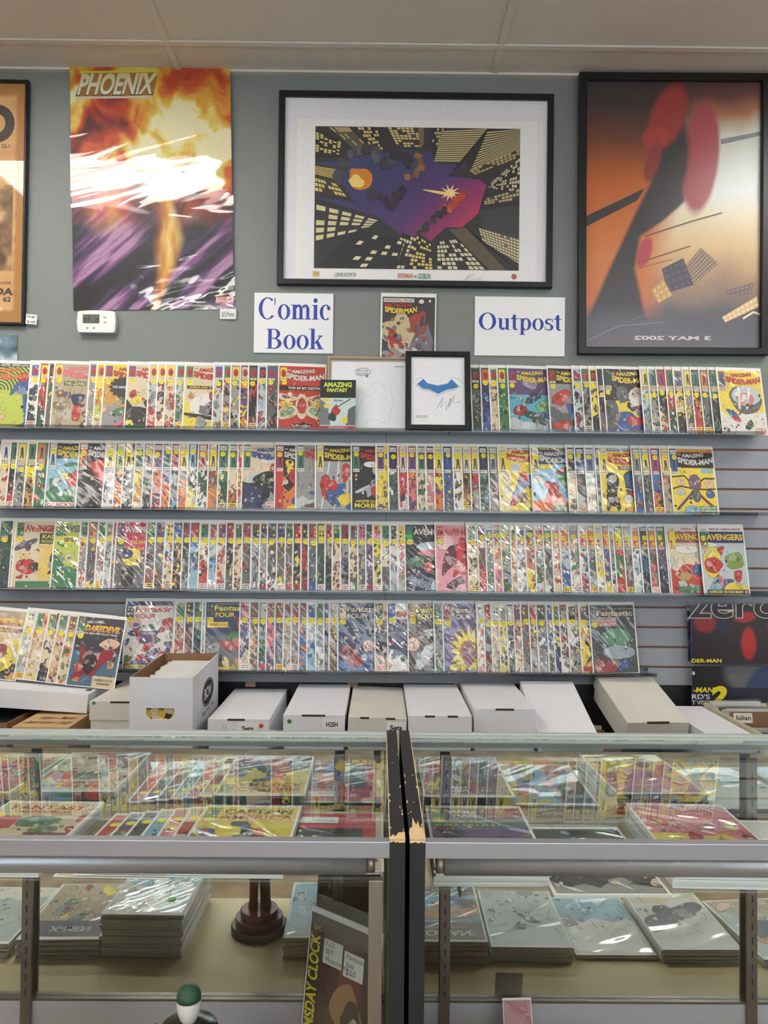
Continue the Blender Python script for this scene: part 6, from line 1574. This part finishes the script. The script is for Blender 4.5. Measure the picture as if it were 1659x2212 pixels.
    for sx_ in standards:
        s = bx((sx_ - .0095, MIR_Y - .0165, DECK_Z + .004), (sx_ + .0095, MIR_Y - .0105, TOP_Z - .030), 'shelf_standard', 'standard_steel', .001)
        sl = MB()
        z = DECK_Z + .06
        while z < TOP_Z - .05:
            sl.box((sx_ - .0014, MIR_Y - .0169, z), (sx_ + .0014, MIR_Y - .0160, z + .0125)); z += .0254
        o = sl.obj('standard_slots', 'slot_black', t); o.location = -off; o['kind'] = 'stuff'
        o = MB().prism([(1.185, SHELF_Z - .0075), (MIR_Y - .017, SHELF_Z - .0075), (MIR_Y - .017, SHELF_Z - .050), (1.35, SHELF_Z - .030), (1.19, SHELF_Z - .018)], 0, sx_ - .0015, sx_ + .0015).obj('shelf_bracket', 'standard_steel', t); o.location = -off
    return t
display_case(-1.80, .0160, 1, 'aluminium framed glass display case with a chipped black end, holding the statuette', (-1.35, -.648, -.072), -.0010, .826)
display_case(.0605, 1.80, -1, 'aluminium framed glass display case with a heavily chipped black end, without a statuette', (.128, .700, 1.30), .0745, .814)

# ---- comics lying in the cases
EXTRA = {
 'fantasy': dict(era=None, pal='egrd', n=8, ttl=None, shp=[('r', 0, .78, 1, 1, 'e'), ('r', 0, .52, .34, .74, (190, 60, 50)), ('p', [(.36, .74), (.8, .72), (.7, .55), (.36, .55)], (92, 128, 100)), ('e', .7, .50, .14, .07, (120, 140, 110)), ('r', .55, 0, 1, .45, 'n')], cap=[('FANTASY', .12, .865, .075, 'r', None, .78), ('MASTERPIECES', .24, .80, .04, 'r', None, .55)]),
 'captain': dict(era='av60', pal='yorbk', n=9, ttl=None, shp=[('r', 0, .72, 1, 1, (222, 190, 50))], cap=[('CAPTAIN', .22, .86, .085, 'k', None, .72), ('AMERICA', .20, .75, .085, 'q', None, .76)]),
 'turtles': dict(era=None, pal='rkse', n=9, ttl=None, shp=[('r', 0, 0, .94, 1, (206, 50, 56)), ('r', .02, .05, .80, .70, (60, 60, 62)), ('e', .3, .4, .2, .12, 'e'), ('e', .6, .3, .2, .14, 's'), ('r', .94, 0, 1, 1, 'e')], cap=[('MUTANT NINJA', .12, .89, .035, 'm', None, .7), ('TURTLES', .06, .78, .08, (214, 90, 150), None, .82)]),
 'iron': dict(era='ff60', pal='pxrmk', n=10, ttl=None, shp=[('r', .18, .74, 1, .96, (92, 78, 90)), ('r', 0, .62, 1, .74, 'd')], cap=[('TALES OF SUSPENSE', .3, .965, .022, 'e', None, .6), ('IRON', .22, .875, .055, 'w', None, .28), ('MAN', .26, .80, .055, 'w', None, .24), ('CAPTAIN', .58, .875, .05, 'm', None, .38), ('AMERICA', .60, .80, .045, 'm', None, .36), ('ENTER: THE', .08, .695, .03, 'l', None, .5), ('RED SKULL!', .06, .635, .042, 'l', None, .66)]),
 'pinkdark': dict(era=None, pal='mwqrey', n=16, ttl=None, shp=[('r', 0, .86, 1, 1, (196, 120, 130))], cap=[]),
 'zebra': dict(era=None, pal='kwoxs', n=16, ttl=None, shp=[], cap=[]),
 'conan': dict(era=None, pal='cobvn', n=14, ttl=None, shp=[('r', 0, .70, 1, 1, (104, 74, 54)), ('p', [(0, .5), (1, .44), (1, .62), (0, .66)], (216, 150, 60))], cap=[('CONAN', .10, .86, .09, 'w', None, .72), ('THE BARBARIAN', .12, .79, .035, (210, 180, 150), None, .66)]),
 'mutants': dict(era=None, pal='tsgqy', n=12, ttl=None, shp=[('r', 0, .72, 1, 1, (66, 62, 92))], cap=[('X-MEN', .3, .83, .085, 'a', None, .52)]),
 'silverbag': dict(era=None, pal='wasc', n=7, ttl=None, shp=[], cap=[]),
 'bluebook': dict(era=None, pal='cbxav', n=12, ttl=None, shp=[('r', 0, .84, 1, 1, 'a')], cap=[]),
 'greycover': dict(era=None, pal='asxaw', n=6, ttl=None, shp=[], cap=[]),
 'featherdark': dict(era=None, pal='wxwke', n=6, ttl=None, shp=[('p', [(0, .8), (.5, .55), (1, .3), (.9, .15), (.4, .35), (0, .5)], (56, 46, 52))], cap=[]),
 'icecream': dict(era=None, pal='acvit', n=7, ttl=None, shp=[('e', .5, .6, .3, .2, (80, 70, 90)), ('e', .3, .75, .14, .05, 'h')], cap=[]),
 'redtop': dict(era=None, pal='ryoqe', n=9, ttl=None, shp=[('r', .6, .02, .95, .12, 'y')], cap=[]),
 'palepage': dict(era=None, pal='wacew', n=5, ttl=None, shp=[('e', .7, .35, .12, .12, (50, 100, 90)), ('e', .35, .45, .1, .06, 'y')], cap=[]),
 'redcard': dict(era=None, pal='qqnx', n=6, ttl=None, shp=[], cap=[]),
}
FULL.update(EXTRA)
_title0 = title
def title(A, kind=None, *a, **k):
    if kind:
        _title0(A, kind, *a, **k)
for k_, v_ in EXTRA.items():
    v_['ttl'] = (None,)
edge_me = {}
def lay(x, ytop, z, name, n, thick, label, under, rot=0.0, scale=1.0, era='ff60', sticker='', glare=2, shift=.0025, edge='page_edges', seed=0, jit=True):
    """a stack of n comics lying flat with the named cover on top; ytop: far end"""
    rn = random.Random(seed + 77)
    key = (round(thick, 4), edge)
    if key not in edge_me:
        edge_me[key] = MB().box((0, 0, .0002), (BW, BH, thick - .0002)).mesh('backing_board', edge)
    Rz = Matrix.Rotation(rot, 4, 'Z')
    y0 = ytop - BH * scale
    if n > 1:
        mb = MB()
        for k in range(n - 1):
            a, b = rn.uniform(-shift, shift), rn.uniform(-shift, shift)
            mb.box((a, b, k * thick + .0002), (a + BW * scale, b + BH * scale, (k + 1) * thick - .0002))
        o = mb.obj('stacked_comics', edge)
        o.matrix_world = Matrix.Translation((x, y0, z)) @ Rz
        tag(o, under, 'comics'); o['kind'] = 'stuff'
    m = Matrix.Translation((x, y0, z + (n - 1) * thick + .0016)) @ Rz
    return make_comic(m, name, era, 'g', 'w', 900 + seed, 1.0, glare, label, 'comics lying in the display cases', sticker, .72, .10, scale, sticker=bool(sticker))
SZ = .826 + .0008
YB = MIR_Y - .020
lay(-.865, YB - .004, SZ, 'pinkdark', 6, .004, 'pink bagged comic on top of a stack, far end of the left case shelf', 'bagged comics under the pink one at the far end of the left case shelf', rot=.05, seed=1)
lay(-.685, YB - .002, SZ, 'fantasy', 6, .0042, 'cream bagged comic with large red lettering on the glass shelf', 'bagged comics stacked under the cream one with large red lettering', rot=-.02, seed=2, sticker='5.0', glare=0)
fan = [('redtop', 'r'), ('mutants', 'g'), ('zebra', 'k'), ('bluebook', 'g'), ('pinkdark', 'p'), ('fantasy', 'y')]
fan_lab = ['red', 'grey green', 'black and white', 'blue', 'pink', 'cream']
for k in range(6):
    make_comic(Matrix.Translation((-.490 + .030 * k, YB - BH - .004, SZ + .0016 + .0026 * k)) @ Matrix.Rotation(.01 * (k - 3), 4, 'Z'), fan[k][0], 'av60', 'g', 'w', 950 + k, 1, 2 if k % 2 else 0,
               '%s bagged comic in the overlapping row of six on the glass shelf' % fan_lab[k], 'comics lying in the display cases', '', .78, .09)
lay(-.318, YB - .003, SZ, 'captain', 5, .004, 'yellow bagged comic with two lines of dark lettering beside the red magazine', 'bagged comics stacked under the yellow one beside the red magazine', rot=-.01, seed=4, sticker='4.0', glare=0)
tm = lay(-.158, YB - .001, SZ + .001, 'turtles', 2, .0035, 'red magazine with pink lettering and a white price card by the black case end', 'magazine lying under the red one with a white price card', rot=0, scale=.96, seed=5, glare=0)
MB().box((.012, .196, .0012), (.092, .226, .0016)).obj('price_card', 'sticker_paper', tm)
A = Art(z0=.0018); A.text('#1', .018, .212, .008, 'k', bold=.0); A.lines(.044, .204, .084, .212, 1, 'x', random.Random(1)); A.obj('price_writing', 'printed_paper', tm)

SZ = .814 + .0008
lay(.088, YB - .002, SZ, 'iron', 8, .0042, 'purple bagged comic with white and green lettering on the glass shelf', 'bagged comics stacked under the purple one with white and green lettering', rot=.0, seed=6, sticker='6.0', glare=0)
lay(.262, YB - .035, SZ, 'zebra', 2, .004, 'black white and orange bagged comic lying low between two stacks', 'bagged comics under the black white and orange one', rot=.01, seed=7)
lay(.452, YB - .002, SZ, 'pinkdark', 9, .0046, 'shiny pink bagged comic on the tall stack in the right case', 'bagged comics stacked under the shiny pink one', rot=-.03, seed=8, edge='bag_film_edges')
lay(.640, YB - .006, SZ, 'palepage', 3, .004, 'pale bagged comic beside the tall pink stack', 'bagged comics under the pale one in the right case', rot=-.04, seed=9)
lay(.83, YB - .004, SZ, 'silverbag', 4, .004, 'silvery bagged comic at the far end of the right case shelf', 'bagged comics under the silvery one at the right case far end', seed=10)

DZ = DECK_Z + .0008
YD = 1.252
lay(-.960, YD - .004, DZ, 'greycover', 8, .0040, 'grey bagged comic topping the short stack at the left case deck end', 'comics in the short grey stack on the left case deck', rot=.02, seed=20)
lay(-.777, YD, DZ, 'mutants', 10, .0042, 'bagged comic with pale slanted lettering on dark violet topping a deck stack', 'comics stacked under the one with pale lettering on dark violet', rot=-.02, seed=21, glare=0)
sb = lay(-.590, YD - .006, DZ, 'silverbag', 21, .0045, 'glaring silvery bagged comic topping the tallest stack on the deck', 'bagged comics in the tallest stack on the deck', rot=.015, seed=22, glare=1, edge='bag_film_edges', shift=.004)
o = objm('price_sticker', sticker_mesh('', 'g'), sb); o.location = (.135, .19, .0014)
lay(-.205, YD - .006, DZ, 'bluebook', 11, .0042, 'blue bagged comic topping the stack beside the statuette', 'comics in the stack under the blue one beside the statuette', rot=-.02, seed=23)
lay(.064, YD + .010, DZ, 'conan', 11, .0045, 'brown and blue comic with big white lettering topping a deck stack', 'comics stacked under the brown and blue one with white lettering', rot=0, seed=24, glare=0)
lay(.250, YD, DZ, 'greycover', 8, .0042, 'plain grey bagged comic topping a stack next to the brown and blue one', 'comics stacked under the plain grey bagged one', rot=.01, seed=25)
lay(.432, YD - .01, DZ, 'silverbag', 3, .004, 'silvery glaring bagged comic on the right case deck', 'comics under the silvery glaring one on the right case deck', seed=26)
lay(.612, YD, DZ, 'featherdark', 7, .0042, 'white bagged comic with a dark diagonal streak on the right case deck', 'comics stacked under the dark streaked one', rot=-.01, seed=27)
lay(.800, YD + .02, DZ, 'icecream', 5, .004, 'pale teal bagged comic turned askew near the upright on the right case deck', 'comics stacked under the pale teal one', rot=-.10, seed=28, glare=0)
# red booklet propped against the mirror door
make_comic(upright(Vector((.232, 1.395, DECK_Z + .0015)), .04, math.radians(20)), 'redcard', 'ff60', 'q', 'q', 990, 1, 0, 'small red booklet propped against the mirror of the right case', None, '', .7, .1, .30, sticker=False)
# dark comic with a vertical yellow title standing at the case end
dm = upright(Vector((-.134, 1.355, DECK_Z + .001)), math.radians(-38), math.radians(7))
t = empty('comic_book', dm, label='dark red bagged comic with vertical yellow lettering and price labels standing at the case end', cat='comic book')
MB().box((0, 0, -.003), (.160, .262, 0)).obj('backing_board', 'white_board', t)
A = Art(z0=.0002); rn = random.Random(4)
A.clip = (0, 0, .155, .250)
A.rect(0, 0, .155, .250, (74, 34, 34)); A.rect(0, .175, .155, .250, (60, 46, 40)); A.blob(.10, .165, .025, .05, (120, 50, 42), rn); A.blob(.10, .105, .038, .045, (170, 130, 84), rn); A.blob(.105, .10, .026, .035, (70, 56, 50), rn); A.blob(.11, .09, .012, .018, (190, 176, 160), rn); A.blob(.075, .03, .03, .03, (176, 122, 80), rn); A.rect(0, 0, .030, .250, (40, 30, 30))
A.clip = None
A.obj('cover', 'bagged_cover_smooth', t, (.0025, .002, 0))
A = Art(z0=.0006); A.text('DOOMSDAY CLOCK', .026, .012, .021, (226, 204, 40), width=.205, bold=.03, rot=PI / 2); A.text('DC', .012, .226, .008, (200, 180, 60), bold=.02); A.obj('title_lettering', 'bagged_cover_smooth', t)
for k, (x, yy, ls) in enumerate(((.036, .178, ['1-12', 'SET', 'Watchmen']), (.083, .172, ['Fantastic', 'Sale', '$50']))):
    A = Art(z0=.0008); A.rect(x, yy, x + .043, yy + .040, 'w')
    for j, s in enumerate(ls):
        A.text(s, x + .005, yy + .029 - .0125 * j, .008 if s != '$50' else .010, (60, 60, 66), bold=0, shear=.2)
    A.obj('price_label', 'printed_paper', t)
MB().box((-.004, -.0005, .0014), (.166, .285, .0018)).obj('bag', 'clear_film', t)

# ---- statuette on a round plinth (plain featureless figure)
st = empty('statuette', (-.270, 1.13, DECK_Z), label='dark coated figurine on a round red and black plinth inside the left case', cat='statuette')
MB().lathe([(.062, 0), (.064, .004), (.064, .016), (.061, .019)], n=40).obj('plinth_foot', 'statue_black', st)
MB().lathe([(.054, .019), (.054, .034), (.052, .036)], n=40).obj('plinth_tier', 'statue_maroon', st)
MB().lathe([(.042, .036), (.043, .040), (.043, .050), (.041, .052)], n=40).obj('plinth_top', 'statue_red', st)
MB().tube([(-.014, 0, .052), (-.013, 0, .09), (-.012, .002, .13), (-.010, 0, .165)], [.011, .010, .012, .015]).obj('leg', 'statue_red', st)
MB().tube([(.014, -.004, .052), (.013, -.002, .09), (.011, 0, .13), (.010, 0, .165)], [.013, .012, .013, .016]).obj('leg', 'statue_black', st)
MB().tube([(-.014, -.016, .056), (-.014, 0, .058)], [.010, .012]).obj('shoe', 'statue_pale', st)
MB().tube([(.014, -.020, .056), (.014, -.004, .058)], [.010, .013]).obj('shoe', 'statue_red', st)
K = 1.35
def up_(p): return (p[0] * K, p[1] * K, p[2])
def tb(pts, r): return MB().tube([up_(p) for p in pts], [q * K for q in r])
MB().lathe([(.024 * K, .150), (.026 * K, .175), (.033 * K, .196), (.030 * K, .207), (.012 * K, .214)], n=24).obj('coat', 'statue_black', st)
tb([(0, -.024, .155), (0, -.031, .182), (0, -.024, .208)], [.006, .010, .006]).obj('shirt', 'statue_pale', st)
tb([(.030, 0, .200), (.046, -.012, .180), (.044, -.020, .198), (.040, -.022, .208)], [.010, .009, .008, .007]).obj('arm', 'statue_black', st)
tb([(.040, -.022, .208), (.040, -.023, .219)], [.007, .005]).obj('hand', 'statue_pale', st)
tb([(-.030, 0, .200), (-.046, -.012, .188), (-.060, -.02, .180)], [.010, .009, .007]).obj('arm', 'statue_red', st)
tb([(-.02, -.028, .192), (-.034, -.028, .206), (-.046, -.03, .212)], [.006, .006, .004]).obj('sash', 'statue_red', st)
MB().lathe([(.006, .210), (.012, .218), (.0165, .230), (.0175, .241), (.0160, .251), (.008, .258)], n=20).obj('head', 'statue_pale', st)
MB().lathe([(.0176, .246), (.0172, .253), (.0140, .261), (.007, .2645), (.001, .265)], n=20).obj('hair', 'statue_green', st)
